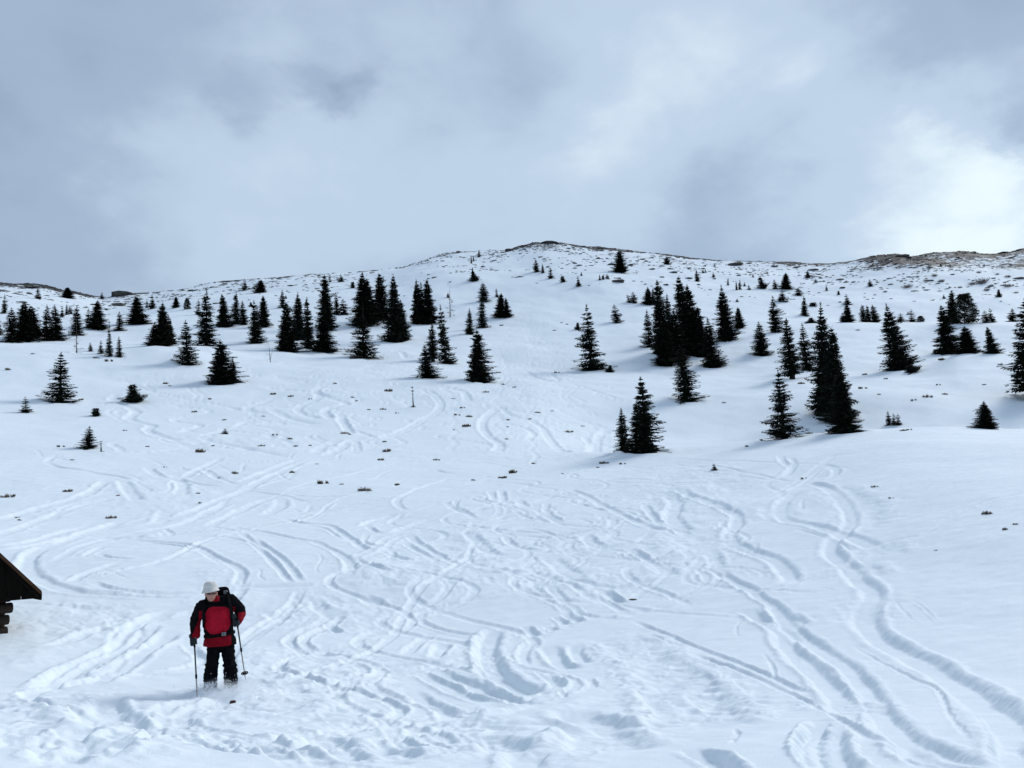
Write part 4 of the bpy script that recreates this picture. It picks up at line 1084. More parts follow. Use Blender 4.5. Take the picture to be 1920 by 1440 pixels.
def tuft_mesh(seed, blades=170):
    rg = random.Random(seed); V, F, fm = [], [], []
    spots = [(rg.uniform(-.75, .75), rg.uniform(-.3, .3), rg.uniform(.12, .3)) for _ in range(rg.randint(3, 6))]
    for k in range(blades):
        cx, cy, r = rg.choice(spots); a = rg.uniform(0, 6.28); q = r * rg.random() ** .6
        p = Vector((cx + q * math.cos(a), cy + q * math.sin(a), -.03)); h = rg.uniform(.16, .46) * (1.2 - q / r * .5)
        d = Vector((rg.uniform(-.7, .7), rg.uniform(-.7, .7), rg.uniform(.35, 1))).normalized(); s = d.orthogonal().normalized()
        kite(V, F, p, d, s, h, rg.uniform(.025, .055)); fm.append(1 if rg.random() < .3 else 0)
        if rg.random() < .5:
            kite(V, F, p + d * h * .6, (d + Vector((rg.uniform(-1, 1), rg.uniform(-1, 1), .1))).normalized(), s, h * .5, .03); fm.append(0)
    return mesh_from('heather_tuft', V, F, [M_HEATH, M_STRAW], fmat=fm)
def shrub_mesh(seed):
    rg = random.Random(seed); V, F = [], []
    for k in range(110):
        a = rg.uniform(0, 6.28); el = rg.uniform(.15, 1.5); d = Vector((math.cos(a) * math.cos(el), math.sin(a) * math.cos(el), math.sin(el)))
        p = Vector((rg.uniform(-.5, .5), rg.uniform(-.4, .4), -.1)); L = rg.uniform(.5, 1.0)
        kite(V, F, p, d, d.orthogonal().normalized(), L, .022)
        for j in range(3):
            kite(V, F, p + d * L * rg.uniform(.3, .8), (d + Vector((rg.gauss(0, .6), rg.gauss(0, .6), rg.gauss(0, .4)))).normalized(), d.orthogonal().normalized(), L * .45, .015)
    return mesh_from('bare_shrub', V, F, M_TWIG)
def rock_mesh(seed, flat=.5, sub=2):
    bm = bmesh.new(); bmesh.ops.create_icosphere(bm, subdivisions=sub, radius=1)
    rg = random.Random(seed); planes = [(Vector((rg.gauss(0, 1), rg.gauss(0, 1), rg.gauss(0, .7))).normalized(), rg.uniform(.55, .9)) for _ in range(11)]
    for v in bm.verts:
        for n, d in planes:
            e = v.co.dot(n) - d
            if e > 0: v.co -= n * e
        v.co *= 1 + rg.uniform(-.05, .05); v.co.z *= flat
    me = bpy.data.meshes.new('rock'); bm.to_mesh(me); bm.free(); me.materials.append(M_ROCK); return me

TUFTS = [(124,922,22),(14,933,26),(310,877,8),(440,888,16),(550,886,16),(712,863,16),(818,863,14),(607,907,26),(683,921,28),(747,909,14),(220,930,9),(208,972,20),(33,971,10),(36,976,8),(376,945,9),(370,927,10),(412,895,9),(942,896,16),(887,901,10),
 (380,848,26),(723,847,22),(135,863,9),(115,838,16),(646,814,18),(657,816,8),(726,734,20),(911,736,12),(858,779,14),(879,782,14),(879,800,24),(580,836,8),(554,838,10),(516,816,12),(543,825,12),(723,829,12),(939,611,10),
 (1132,869,20),(1168,870,14),(1121,876,8),(965,887,24),(943,897,14),(1640,914,14),(1672,936,12),(1850,965,20),(1887,993,14),(1902,984,12),(1756,1033,9),(1508,897,13),(1502,720,14),(1624,703,14),(1659,711,10),(1739,745,18),(1714,751,12),(1771,740,12),(1769,675,18),(1874,684,12),(1898,682,12),
 (1619,729,20),(1648,740,8),(1520,814,20),(1567,814,14),(1694,808,16),(1706,806,10),(1608,620,9),(313,720,14),(317,724,8),(1065,811,20),(1045,699,12),(1357,756,9),(138,745,16),(150,752,12),(180,672,12),(205,678,16),(62,664,9),(17,694,14),(362,773,14),(420,788,9),(235,808,9),(494,781,8),(395,749,9),(510,740,14),(545,743,12),(582,749,8),(660,745,9),(670,752,8),(690,768,9),(718,768,12),(745,775,8),(628,720,8),
 (945,721,9),(963,726,10),(850,748,8),(868,765,12),(952,788,9),(953,801,8),(992,786,10),(1035,771,7),(1093,800,8),(950,824,8),(852,806,7),(275,838,9),(490,838,14),(595,870,7),(1000,868,10),(1056,889,7),(398,838,8),(640,909,9),(1760,722,9),(1845,722,9),(1402,838,10),(1560,762,10)]
SHRUBS = [(1752,518,14),(1737,528,15),(1840,532,34),(1822,534,16),(1890,538,20),(1701,540,24),(1812,560,10),(1870,515,10),(1765,528,14),(1720,520,10),(1800,540,12),(1850,545,14),(1905,550,12),(1660,548,10),(1780,500,10),(1835,512,12),(1890,520,14),(1690,528,9),(1600,530,9),(1550,520,9)]
ROCKS = [(40,567,20,.3),(224,573,32,.45),(232,553,60,.3),(180,572,20,.3),(1007,773,13,.35),(1155,527,34,.3),(1373,495,38,.22),(1259,511,20,.3),(1291,522,15,.35),(1247,534,12,.4),(1180,497,20,.3),(1145,496,20,.3),(1077,494,10,.4),(957,470,22,.4),(1078,503,9,.4),
 (1690,480,30,.28),(1665,492,16,.35),(1650,502,12,.35),(1575,524,18,.35),(1578,540,14,.35),(1523,506,24,.3),(1490,502,12,.35),(1665,523,10,.4),(1763,527,16,.3),(1858,537,14,.4),(1908,522,24,.3),(547,536,14,.35),(517,555,7,.4),(1290,545,9,.4),(1340,506,7,.4),(1310,534,9,.4),(1240,520,14,.3),(1222,505,14,.3),(1210,490,10,.3),
 (10,545,40,.22),(60,540,40,.2),(860,472,14,.4),(703,508,14,.35),(1095,463,16,.3),(1125,466,14,.3),(1050,458,10,.5),(1030,456,36,.16),(1450,500,18,.3),(1915,468,20,.3),(1630,493,12,.4),(1600,505,14,.3),(1545,505,10,.4),(1053,605,6,.4),(1062,608,8,.4),(1040,620,8,.4),(1880,470,24,.2),(1705,483,16,.3),(1220,483,12,.3),(985,462,20,.3),(270,550,30,.22),(420,533,16,.3),(360,545,14,.3),(600,520,10,.4),(1785,515,10,.4),(1862,522,10,.4)]
def scatter_small():
    tm = [tuft_mesh(s) for s in range(5)]; sm = [shrub_mesh(s) for s in range(3)]; rm = [rock_mesh(s) for s in range(6)]
    rg = random.Random(3)
    def place(name, me, px, py, wpx, base_w, sz=1.0, spin=None, sink=0.0):
        g = ground_at(px, py); o = add(name, me); k = wpx * g.dot(fwd) / FOC / base_w
        o.location = (g.x, g.y, surf(g.x, g.y) - sink * k); a = math.atan2(g.x, g.y)
        o.rotation_euler = (rg.uniform(-.1, .1), rg.uniform(-.1, .1), -a + (rg.uniform(-.35, .35) if spin is None else rg.uniform(0, spin)))
        o.scale = (k, k, k * sz); return o
    for i, (x, y, w) in enumerate(TUFTS):
        o = place('heather_tuft', tm[i % 5], x, y, w, 1.75, rg.uniform(1.1, 1.7))
        tag(o, None, 'heather', 'heather tufts poking through the snow')
        PENDING.append((o, 'wide brown heather tuft' if w >= 18 else 'brown heather tuft' if w >= 12 else 'tiny brown heather tuft', x, y))
    for i, (x, y, w) in enumerate(SHRUBS):
        o = place('bare_shrub', sm[i % 3], x, y, w, 1.9, .8)
        tag(o, None, 'shrub', 'leafless shrubs on the upper slope'); PENDING.append((o, 'grey leafless shrub', x, y))
    for i, (x, y, w, fl) in enumerate(ROCKS):
        o = place('rock', rm[i % 6], x, y, w, 1.75, fl * 1.6, 6.28, .12)
        tag(o, None, 'rock', 'rocks standing out of the snow'); PENDING.append((o, 'long flat dark rock' if w >= 24 else 'dark rock' if w >= 13 else 'small dark rock', x, y))
    o = place('stone', rock_mesh(40, .45), 1187, 1124, 17, 1.75, .8, 6.28, .05); o.data.materials[0] = simple_mat('dark_stone', (.03, .027, .022), .8, .5, 12, .5)
    tag(o, 'small black stone lying alone on smooth snow in the near field', 'stone')
    # countless small stones and heath clumps along the crest: one mass
    src = [rock_mesh(60 + k, .45, 1) for k in range(4)]; arrs = []
    for me in src:
        arrs.append(([v.co.copy() for v in me.vertices], [tuple(p.vertices) for p in me.polygons]))
    V, F = [], []; r2 = np.random.default_rng(12)
    ax = r2.uniform(-60, 1980, 40000); a0 = pix_dir(-60, 500); a1 = pix_dir(1980, 500)
    az = np.interp(ax, [-60, 1980], [math.atan2(a0.x, a0.y), math.atan2(a1.x, a1.y)]); d = 428 - 150 * np.abs(r2.normal(0, .5, 40000))
    x, y = d * np.sin(az), d * np.cos(az)
    w = bare_weight(x, y, x * 0, d) + .75 * fbm(x / 16., y / 16., 44, 4) - .04
    keep = np.nonzero((d > 285) & (r2.random(40000) < np.maximum(.004, w * 1.5)))[0][:4000]
    zz = H(x, y)
    for n, i in enumerate(keep):
        vs, fs = arrs[n % 4]; b = len(V); s = r2.uniform(.18, .6) * (1.8 if n % 9 == 0 else 1); c, sn = math.cos(n), math.sin(n)
        for v in vs: V.append((x[i] + s * 1.5 * (v.x * c - v.y * sn), y[i] + s * (v.x * sn + v.y * c), zz[i] + s * v.z))
        F += [tuple(b + q for q in f) for f in fs]
    tag(add('scattered_stones', mesh_from('scattered_stones', V, F, M_ROCK)), 'countless small stones and heath clumps strewn along the crest', 'stones', kind='stuff')

# ---------------------------------------------------------------- shaping helpers for solid things
_ico = None
def ico_verts():
    global _ico
    if _ico is None:
        b = bmesh.new(); bmesh.ops.create_icosphere(b, subdivisions=2, radius=1); _ico = [v.co.copy() for v in b.verts]; b.free()
    return _ico
def capsule(bm, p0, r0, p1, r1, sq=(1, 1, 1)):
    p0, p1 = Vector(p0), Vector(p1); vs = []
    for p, r in ((p0, r0), (p1, r1)):
        for c in ico_verts(): vs.append(bm.verts.new(p + Vector((c.x * sq[0], c.y * sq[1], c.z * sq[2])) * r))
    res = bmesh.ops.convex_hull(bm, input=vs)
    junk = [g for g in res['geom_interior'] + res['geom_unused'] if isinstance(g, bmesh.types.BMVert)]
    bmesh.ops.delete(bm, geom=list(set(junk)), context='VERTS')
def chain(bm, pts):
    for (p0, r0), (p1, r1) in zip(pts, pts[1:]): capsule(bm, p0, r0, p1, r1)
def loft(bm, rings, n=20, power=2.0):
    """rings: (centre, rx, ry); closed at both ends; power > 2 gives squarer sections"""
    base = []
    for c, rx, ry in rings:
        row = []
        for i in range(n):
            t = 2 * math.pi * i / n; ct, st = math.cos(t), math.sin(t)
            k = (abs(ct) ** power + abs(st) ** power) ** (-1 / power)
            row.append(bm.verts.new(Vector(c) + Vector((rx * ct * k, ry * st * k, 0))))
        base.append(row)
    for a, b in zip(base, base[1:]):
        for i in range(n): bm.faces.new((a[i], a[(i+1) % n], b[(i+1) % n], b[i]))
    bm.faces.new(base[0][::-1]); bm.faces.new(base[-1])
    bmesh.ops.recalc_face_normals(bm, faces=bm.faces)
def remeshed(name, bm, voxel, smooth, mats, wrinkle=0.0, wl=.06, parent=None, pick=None):
    me = bpy.data.meshes.new(name); bm.to_mesh(me); bm.free()
    tmp = bpy.data.objects.new('tmp', me); COL.objects.link(tmp)
    m = tmp.modifiers.new('r', 'REMESH'); m.mode = 'VOXEL'; m.voxel_size = voxel
    if smooth: s = tmp.modifiers.new('s', 'SMOOTH'); s.iterations = smooth; s.factor = .5
    dg = bpy.context.evaluated_depsgraph_get(); out = bpy.data.meshes.new_from_object(tmp.evaluated_get(dg))
    bpy.data.objects.remove(tmp, do_unlink=True); bpy.data.meshes.remove(me); out.name = name
    if wrinkle:
        nv = len(out.vertices); co = np.empty(nv * 3, np.float32); out.vertices.foreach_get('co', co); co = co.reshape(-1, 3).astype(float)
        no = np.empty(nv * 3, np.float32); out.vertices.foreach_get('normal', no); no = no.reshape(-1, 3)
        a = gnoise(co[:, 0] / wl + co[:, 2] * 4, (co[:, 2] + .35 * co[:, 0]) / (wl * .7) + co[:, 1] * 3, 3) + .5 * gnoise(co[:, 0] / wl * 2.3, co[:, 2] / wl * 2.1 + co[:, 1] * 9, 4)
        co += no * (a * wrinkle)[:, None]; out.vertices.foreach_set('co', co.ravel().astype(np.float32)); out.update()
    out.materials.clear()
    for q in mats: out.materials.append(q)
    if pick: out.polygons.foreach_set('material_index', np.array([pick(p.center) for p in out.polygons], np.int32))
    out.polygons.foreach_set('use_smooth', np.ones(len(out.polygons), bool))
    return add(name, out, parent)
def bm_obj(name, bm, mats, parent=None, smooth=False):
    me = bpy.data.meshes.new(name); bm.to_mesh(me); bm.free()
    for q in (mats if isinstance(mats, (list, tuple)) else [mats]): me.materials.append(q)
    if smooth: me.polygons.foreach_set('use_smooth', np.ones(len(me.polygons), bool))
    return add(name, me, parent)
def tube(bm, pts, rads, n=8):
    V, F = [], []; cone_strip(V, F, pts, rads, n); vs = [bm.verts.new(v) for v in V]
    for f in F: bm.faces.new([vs[i] for i in f])
    bm.faces.new([vs[i] for i in range(n)][::-1])
def box(bm, lo, hi, bev=0.0):
    r = bmesh.ops.create_cube(bm, size=1)['verts']
    for v in r: v.co = Vector([(lo[i] + hi[i]) / 2 + v.co[i] * (hi[i] - lo[i]) for i in range(3)])
    if bev:
        es = list({e for v in r for e in v.link_edges}); bmesh.ops.bevel(bm, geom=es, offset=bev, segments=2, profile=.6, affect='EDGES')

# ---------------------------------------------------------------- log hut at the left edge
M_LOG = simple_mat('hut_logs', (0.022, 0.014, 0.010), .85, .35, 3, .4, stretch=(.3, 3, 3))
M_LOGEND = simple_mat('log_ends', (0.07, 0.032, 0.018), .85, .3, 12, .3)
M_BOARD = simple_mat('dark_boards', (0.006, 0.005, 0.004), .9, .35, 4, .3, spec=.05, stretch=(3, 3, .4))
M_BARGE = simple_mat('barge_board', (0.06, 0.030, 0.018), .8, .3, 4, .3, spec=.1)
def build_hut():
    root = bpy.data.objects.new('log_hut', None); COL.objects.link(root)
    g = ground_at(1, 1190); root.location = g; root.rotation_euler = (0, 0, R(42))
    tag(root, 'dark wooden log hut with steep overhanging roof at the left edge', 'hut')
    W, Lg, pitch, ox, oy, ze = HUT
    tp = math.tan(pitch)
    V = []
    rg = random.Random(2); dia = .23
    def log(p0, p1, r):
        bm = bmesh.new(); d = (Vector(p1) - Vector(p0)).normalized(); n = 10
        tube(bm, [p0, Vector(p0) + d * .03, Vector(p1) - d * .03, p1], [r * .9, r, r, r * .9], n)
        o = bm_obj('log', bm, [M_LOG, M_LOGEND], root, True)
        for p in o.data.polygons:
            if abs(p.normal.dot(d)) > .8: p.material_index = 1
        return o
    nl = int((ze + 1.2) / dia) + 1
    for k in range(nl):
        z = -1.2 + dia * k + .1; r = dia * .5 * rg.uniform(.78, .98)
        e1 = rg.uniform(.10, .19)
        log((-W - .25, .0, z), (e1, .0, z), r); log((-W - .25, Lg, z), (e1, Lg, z), r)
        log((0, .10, z + dia / 2), (0, Lg + .25, z + dia / 2), r); log((-W, .10, z + dia / 2), (-W, Lg + .25, z + dia / 2), r)
    # gable boards, front and back
    zr = ze + (W / 2 + ox) * tp
    n = 24; bw = (W + 2 * ox - .02) / n
    for yy in (-oy + .10, Lg + .2):
        for k in range(n):
            x0 = -W - ox + .01 + bw * k; x1 = x0 + bw - .012
            h = lambda x: ze + (W / 2 + ox - abs(x + W / 2)) * tp - .02
            bm = bmesh.new(); t = .025 + .008 * (k % 2)
            mid = -W / 2
            xs = [x0, x1] if not x0 < mid < x1 else [x0, mid, x1]
            lowz = ze - .07
            pts = [(x0, lowz), (x1, lowz)] + [(x, max(lowz + .02, h(x))) for x in reversed(xs)]
            a = [bm.verts.new((x, yy, z)) for x, z in pts]; b = [bm.verts.new((x, yy + t, z)) for x, z in pts]
            bm.faces.new(a); bm.faces.new(b[::-1])
            for i in range(len(pts)): bm.faces.new((a[i], b[i], b[(i+1) % len(pts)], a[(i+1) % len(pts)]))
            bmesh.ops.recalc_face_normals(bm, faces=bm.faces)
            bm_obj('gable_board', bm, M_BOARD, root)
    # roof slabs, barge boards, eaves boards
    rf = None
    for s in (1, -1):
        bm = bmesh.new(); th = .09
        xe = ox if s > 0 else -W - ox; xr = -W / 2
        y0, y1 = -oy, Lg + .6
        q = [(xe + s * .05, ze - .05 * tp), (xr, zr)]
        vs = []
        for y in (y0, y1):
            for dz in (0, th / math.cos(pitch)):
                for x, z in q: vs.append(bm.verts.new((x, y, z + dz)))
        for f in ((0, 1, 3, 2), (4, 6, 7, 5), (0, 2, 6, 4), (1, 5, 7, 3), (2, 3, 7, 6), (0, 4, 5, 1)): bm.faces.new([vs[i] for i in f])
        bmesh.ops.recalc_face_normals(bm, faces=bm.faces)
        rf = bm_obj('roof_panel', bm, M_BOARD, root)
        bm = bmesh.new()
        vs = []
        for y in (y0 - .035, y0 - .004):
            for dz in (th / math.cos(pitch) - .06, th / math.cos(pitch) + .025):
                for x, z in ((xe + s * .07, ze - .07 * tp), (xr, zr)): vs.append(bm.verts.new((x, y, z + dz)))
        for f in ((0, 1, 3, 2), (4, 6, 7, 5), (0, 2, 6, 4), (1, 5, 7, 3), (2, 3, 7, 6), (0, 4, 5, 1)): bm.faces.new([vs[i] for i in f])
        bmesh.ops.recalc_face_normals(bm, faces=bm.faces)
        bm_obj('barge_board', bm, M_BARGE, root)
        bm = bmesh.new(); box(bm, (min(xe, xe + s * .035) + s * .055, y0 + .01, ze - .05 * tp - .05), (max(xe, xe + s * .035) + s * .055, y1 - .01, ze - .05 * tp + .10)); bm_obj('eaves_board', bm, M_BOARD, root)
    return root
HUT = (5.0, 6.0, R(46), .52, .5, .75)

# ---------------------------------------------------------------- the skier
M_SKIN = simple_mat('skin', (0.42, 0.22, 0.17), .55, .12, 30)
M_RED = simple_mat('red_jacket', (0.19, 0.003, 0.010), .8, .18, 18, .2, spec=.08)
M_RED2 = simple_mat('bright_red_panel', (0.36, 0.005, 0.022), .75, .12, 18, .2, spec=.1)
M_BLACK = simple_mat('black_fabric', (0.005, 0.005, 0.006), .9, .3, 18, .2, spec=.04)
M_TROUSER = simple_mat('black_trousers', (0.0045, 0.0045, 0.006), .9, .4, 14, .2, spec=.04)
M_HAT = simple_mat('pale_hat', (0.62, 0.60, 0.57), .85, .08, 40, .2)
M_GLOVE = simple_mat('dark_grey_gloves', (0.020, 0.025, 0.028), .8, .3, 30, spec=.1)
M_GREY = simple_mat('grey_webbing', (0.16, 0.165, 0.17), .7, .5, 26)
M_LENS = simple_mat('sunglass_lens', (0.05, 0.015, 0.012), .12, .1, 10, spec=.8)
M_SHAFT = simple_mat('pole_shaft', (0.06, 0.055, 0.055), .35, .2, 10, spec=.5)
M_SHAFT2 = simple_mat('pole_lower_shaft', (0.20, 0.17, 0.16), .35, .2, 10, spec=.5)
M_SKI = simple_mat('ski_topsheet', (0.07, 0.024, 0.016), .4, .3, 8)
def dusted():
    m, nt, b = new_mat('snow_dusted_gaiter'); N, L = nt.nodes, nt.links
    tc = N.new('ShaderNodeTexCoord'); n = N.new('ShaderNodeTexNoise'); n.inputs['Scale'].default_value = 26; n.inputs['Detail'].default_value = 5
    L.new(tc.outputs['Object'], n.inputs['Vector']); rp = N.new('ShaderNodeValToRGB')
    rp.color_ramp.elements[0].position = .42; rp.color_ramp.elements[0].color = (.035, .04, .045, 1); rp.color_ramp.elements[1].position = .60; rp.color_ramp.elements[1].color = (.72, .75, .78, 1)
    L.new(n.outputs['Fac'], rp.inputs[0]); L.new(rp.outputs[0], b.inputs['Base Color']); b.inputs['Roughness'].default_value = .8; return m
M_DUST = dusted()

def build_skier():
    g = ground_at(414, 1306); az = math.atan2(g.x, g.y)
    u = g.dot(fwd) / FOC / 4.8
    base = Matrix.Translation(g) @ Matrix.Rotation(-az, 4, 'Z')
    S = u / .00175                                  # the figure is laid out for .00175 m to the unit
    base = base @ Matrix.Diagonal((S, S, S * 1.02, 1))
    def P(cx, cy, y=0.0): return Vector(((cx - 547) * .00175, y, (1180 - cy) * .00175))
    px = .00175
    # --- body: one continuous figure
    bm = bmesh.new()
    loft(bm, [(P(485, 345, -.04), .05, .05), (P(500, 375, -.02), .17, .085), (P(508, 450, 0), .16, .11), (P(520, 560, .02), .15, .11), (P(535, 660, .05), .15, .11), (P(540, 745, .05), .15, .12)])
    chain(bm, [(P(470, 372, -.05), .055), (P(458, 318, -.10), .058)])
    capsule(bm, P(454, 268, -.115), .088, P(455, 308, -.135), .068, (.95, 1.08, 1.12))
    capsule(bm, P(455, 328, -.165), .03, P(455, 333, -.16), .03)                # chin
    capsule(bm, P(456, 284, -.215), .010, P(457, 303, -.232), .016)             # nose
    for sx in (-1, 1): capsule(bm, P(455 + sx * 52, 285, -.10), .018, P(455 + sx * 52, 302, -.105), .014, (.5, 1, 1.2))   # ears
    chain(bm, [(P(375, 395), .062), (P(322, 508, .02), .048), (P(322, 640, -.12), .034), (P(318, 680, -.15), .036)])
    chain(bm, [(P(630, 368), .062), (P(700, 452, .06), .048), (P(684, 520, -.10), .036), (P(680, 542, -.15), .036)])
    chain(bm, [(P(490, 740, .05), .095), (P(474, 885, -.08), .062), (P(458, 1060, .02), .048), (P(456, 1150, -.02), .05)])
    chain(bm, [(P(598, 740, .05), .095), (P(618, 900, -.08), .062), (P(630, 1085, .02), .048), (P(632, 1160, -.02), .05)])
    person = remeshed('person', bm, .011, 3, [M_SKIN])
    person.matrix_world = base
    tag(person, 'skier in red and black jacket and pale hat standing on the slope', 'person')
    # --- jacket
    bm = bmesh.new()
    loft(bm, [(P(484, 338, -.04), .075, .075), (P(498, 362, -.02), .19, .10), (P(505, 400, 0), .235, .135), (P(510, 470, 0), .235, .15), (P(516, 550, 0), .228, .165), (P(526, 620, .02), .225, .165), (P(532, 655, .03), .222, .165), (P(535, 700, .04), .245, .175), (P(536, 744, .04), .262, .185)], 28)
    capsule(bm, P(392, 385, 0), .095, P(622, 352, 0), .098)
    chain(bm, [(P(372, 395, 0), .098), (P(322, 505, .02), .086), (P(322, 560, -.03), .084), (P(326, 628, -.10), .078)])
    chain(bm, [(P(632, 362, 0), .10), (P(702, 440, .05), .094), (P(712, 478, 0), .088), (P(694, 525, -.10), .072)])
    capsule(bm, P(512, 470, -.075), .13, P(516, 560, -.085), .135, (1.25, .8, 1))
    for a in np.linspace(-.5, 3.64, 10):     # standing collar
        c = P(472, 350, -.055); capsule(bm, c + Vector((.085 * math.cos(a + 3.14), .075 * math.sin(a + 3.14), .0)), .022, c + Vector((.078 * math.cos(a + 3.14), .07 * math.sin(a + 3.14), .055)), .018)
    def jcol(c):
        cx = c.x / px + 547; cy = 1180 - c.z / px
        panel = (abs(cx - 514) / 108) ** 2.8 + (abs(cy - 516) / 120) ** 3.4 + .10 * math.sin(cy / 19.0 + cx / 31.0)
        if c.y < -.03 and panel < 1.0 and 395 < cx < 632: return 2
        if cx < 396:                                     # sleeve on the left of the picture
            return 0 if (cy > 430 and cx > 352 - max(0, cy - 500) * .42 and c.y < .03) else 1
        if cx > 632:                                     # the other sleeve
            return 0 if (cy > 462 and c.y < .04 and cx > 690) or (cy > 410 and cx < 662 and cy < 470) else 1
        if cy < 645: return 0 if (cy < 352 and 470 < cx < 525) else 1
        if c.y > .12: return 1
        return 0
    remeshed('jacket', bm, .010, 3, [M_RED, M_BLACK, M_RED2], .007, .07, person, jcol)
    # --- trousers with sagging folds
    bm = bmesh.new()
    loft(bm, [(P(540, 690, .05), .20, .14), (P(541, 740, .05), .20, .145), (P(542, 768, .04), .18, .135)])
    def leg(rows): loft(bm, [(P(cx, cy, y), r * px * 1.06, r * px * 1.08) for cx, cy, r, y in rows])
    leg([(484, 735, 60, .05), (482, 775, 58, .02), (479, 820, 54, -.03), (474, 850, 54, -.06), (472, 875, 50, -.08), (468, 893, 60, -.075), (468, 912, 52, -.06), (464, 938, 58, -.05), (462, 958, 53, -.03), (459, 985, 60, -.01), (458, 1010, 56, 0), (457, 1042, 60, .01)])
    leg([(600, 735, 60, .05), (604, 785, 58, .02), (610, 835, 54, -.03), (615, 868, 53, -.06), (620, 895, 50, -.08), (622, 912, 62, -.075), (624, 932, 52, -.06), (629, 965, 62, -.05), (628, 990, 55, -.03), (630, 1025, 60, -.01), (632, 1052, 55, 0), (632, 1085, 60, .01)])
    remeshed('trousers', bm, .010, 2, [M_TROUSER], .009, .055, person)
    for cx, cy in ((457, 1038), (632, 1082)):
        bm = bmesh.new(); loft(bm, [(P(cx, cy, .01), .102, .105), (P(cx, cy + 28, .01), .106, .112), (P(cx, cy + 52, -.01), .104, .125), (P(cx, cy + 85, -.03), .085, .16), (P(cx, cy + 105, -.03), .075, .165)])
        remeshed('boot', bm, .012, 2, [M_DUST], .006, .05, person)
    # --- gloves: palm, four fingers closed on the grip, thumb
    def glove(c, axis):
        bm = bmesh.new(); a = Vector(axis).normalized(); f = Vector((0, -1, 0)); s = a.cross(f).normalized(); f = s.cross(a).normalized()
        capsule(bm, c + s * .035 - a * .035, .032, c + s * .035 + a * .035, .030); capsule(bm, c + s * .03 - a * .06 - f * .03, .036, c + s * .04 - a * .10 - f * .05, .040)
        for k, ln in enumerate((.92, 1.0, .95, .8)):
            z = a * (-.034 + .023 * k); r = .0125
            pts = [c + s * .035 * math.cos(t) * 1.0 + f * .040 * math.sin(t) * ln + z for t in (0.2, 1.1, 2.0, 2.9)]
            chain(bm, [(pts[0], r * 1.1), (pts[1], r * 1.05), (pts[2], r), (pts[3], r * .85)])
        chain(bm, [(c + s * .04 - a * .03, .017), (c + s * .01 - f * .035 - a * .042, .015), (c - s * .028 - f * .02 - a * .045, .013)])
        return remeshed('glove', bm, .0065, 2, [M_GLOVE], 0, .05, person)
    hl, hr = P(318, 682, -.16), P(680, 545, -.16)
    tl, tr = P(361, 1250, -.42), P(757, 1040, .12)
    for h, t in ((hl, tl), (hr, tr)): glove(h, t - h)
    # --- hat with a soft turned-down brim
    bm = bmesh.new(); R3 = lambda cx, cy, r, ry, y=-.11: (P(cx, cy, y), r * px, ry * px)
    loft(bm, [R3(449, 176, 14, 16), R3(449, 178, 32, 36), R3(448, 184, 46, 52), R3(447, 196, 55, 61), R3(447, 210, 60, 67), R3(448, 230, 62, 69), R3(449, 246, 68, 79), R3(450, 262, 79, 92), R3(450, 267, 78, 91), R3(450, 260, 58, 66), R3(450, 240, 20, 20)], 28)
    for v in bm.verts:                                   # the brim dips at his right temple and forehead
        k = max(0, (P(0, 225).z - v.co.z) / .07); v.co.z += k * (.012 * (v.co.x - P(450, 0).x) / .14 * 1.6)
    remeshed('hat', bm, .008, 2, [M_HAT], .004, .06, person)
    bm = bmesh.new()
    for sx in (-1, 1): capsule(bm, P(456 + sx * 22 - 6, 279, -.213), .017, P(456 + sx * 22 + 6, 281, -.213), .017, (1, .45, 1))
    capsule(bm, P(446, 277, -.222), .006, P(466, 277, -.222), .006)
    for sx in (-1, 1): capsule(bm, P(456 + sx * 38, 277, -.195), .006, P(456 + sx * 52, 280, -.10), .005)
    remeshed('sunglasses', bm, .005, 0, [M_LENS], 0, .05, person)
    bm = bmesh.new(); capsule(bm, P(443, 321, -.196), .007, P(467, 321, -.196), .007, (1, .6, .8)); bm_obj('mouth', bm, simple_mat('lips', (.25, .09, .08), .6, .1), person, True)
    # --- rucksack: a thing of its own
    bm = bmesh.new()
    loft(bm, [(P(556, 243, .20), .055, .05), (P(556, 252, .22), .085, .09), (P(552, 290, .235), .11, .11), (P(545, 330, .245), .15, .115), (P(545, 500, .26), .165, .13), (P(545, 600, .25), .155, .12), (P(545, 625, .24), .12, .09)], 24, 3.2)
    pack = remeshed('rucksack', bm, .010, 2, [M_BLACK], .006, .08); pack.matrix_world = base
    tag(pack, 'black rucksack carried on the back of the skier', 'rucksack')
    def strap(name, pts, w=.022, mat=M_BLACK, t=.007):
        V, F = [], []; rows = catmull([tuple(p) for p in pts], .03)
        for k, p in enumerate(rows):
            p = Vector(p); d = Vector(rows[min(k+1, len(rows)-1)]) - Vector(rows[max(k-1, 0)]); d.normalize()
            nrm = Vector((p.x - P(525, 0).x, (p.y - .02) * 1.4, 0)).normalized(); s = d.cross(nrm).normalized()
            V += [p - s * w, p + s * w, p + s * w + nrm * t, p - s * w + nrm * t]
        for k in range(len(rows) - 1):
            for i in range(4): F.append((4*k + i, 4*k + (i+1) % 4, 4*k + 4 + (i+1) % 4, 4*k + 4 + i))
        F += [(0, 3, 2, 1), tuple(4 * (len(rows) - 1) + i for i in range(4))]
        return add(name, mesh_from(name, V, F, mat), pack)
    strap('strap', [P(585, 300, .10), P(598, 305, -.02), P(610, 345, -.115), P(622, 410, -.165), P(636, 480, -.155), P(650, 560, -.06)], .03)
    strap('strap', [P(430, 330, .10), P(408, 326, 0), P(396, 365, -.105), P(392, 430, -.135), P(394, 500, -.14), P(392, 575, -.06)], .026)
    a = [P(530 + 128 * 1.04 * math.cos(t), 645 - 12 * math.cos(t), .03 + .19 * math.sin(t)) for t in np.linspace(0.6, 0.6 + 2 * math.pi - .35, 20)]
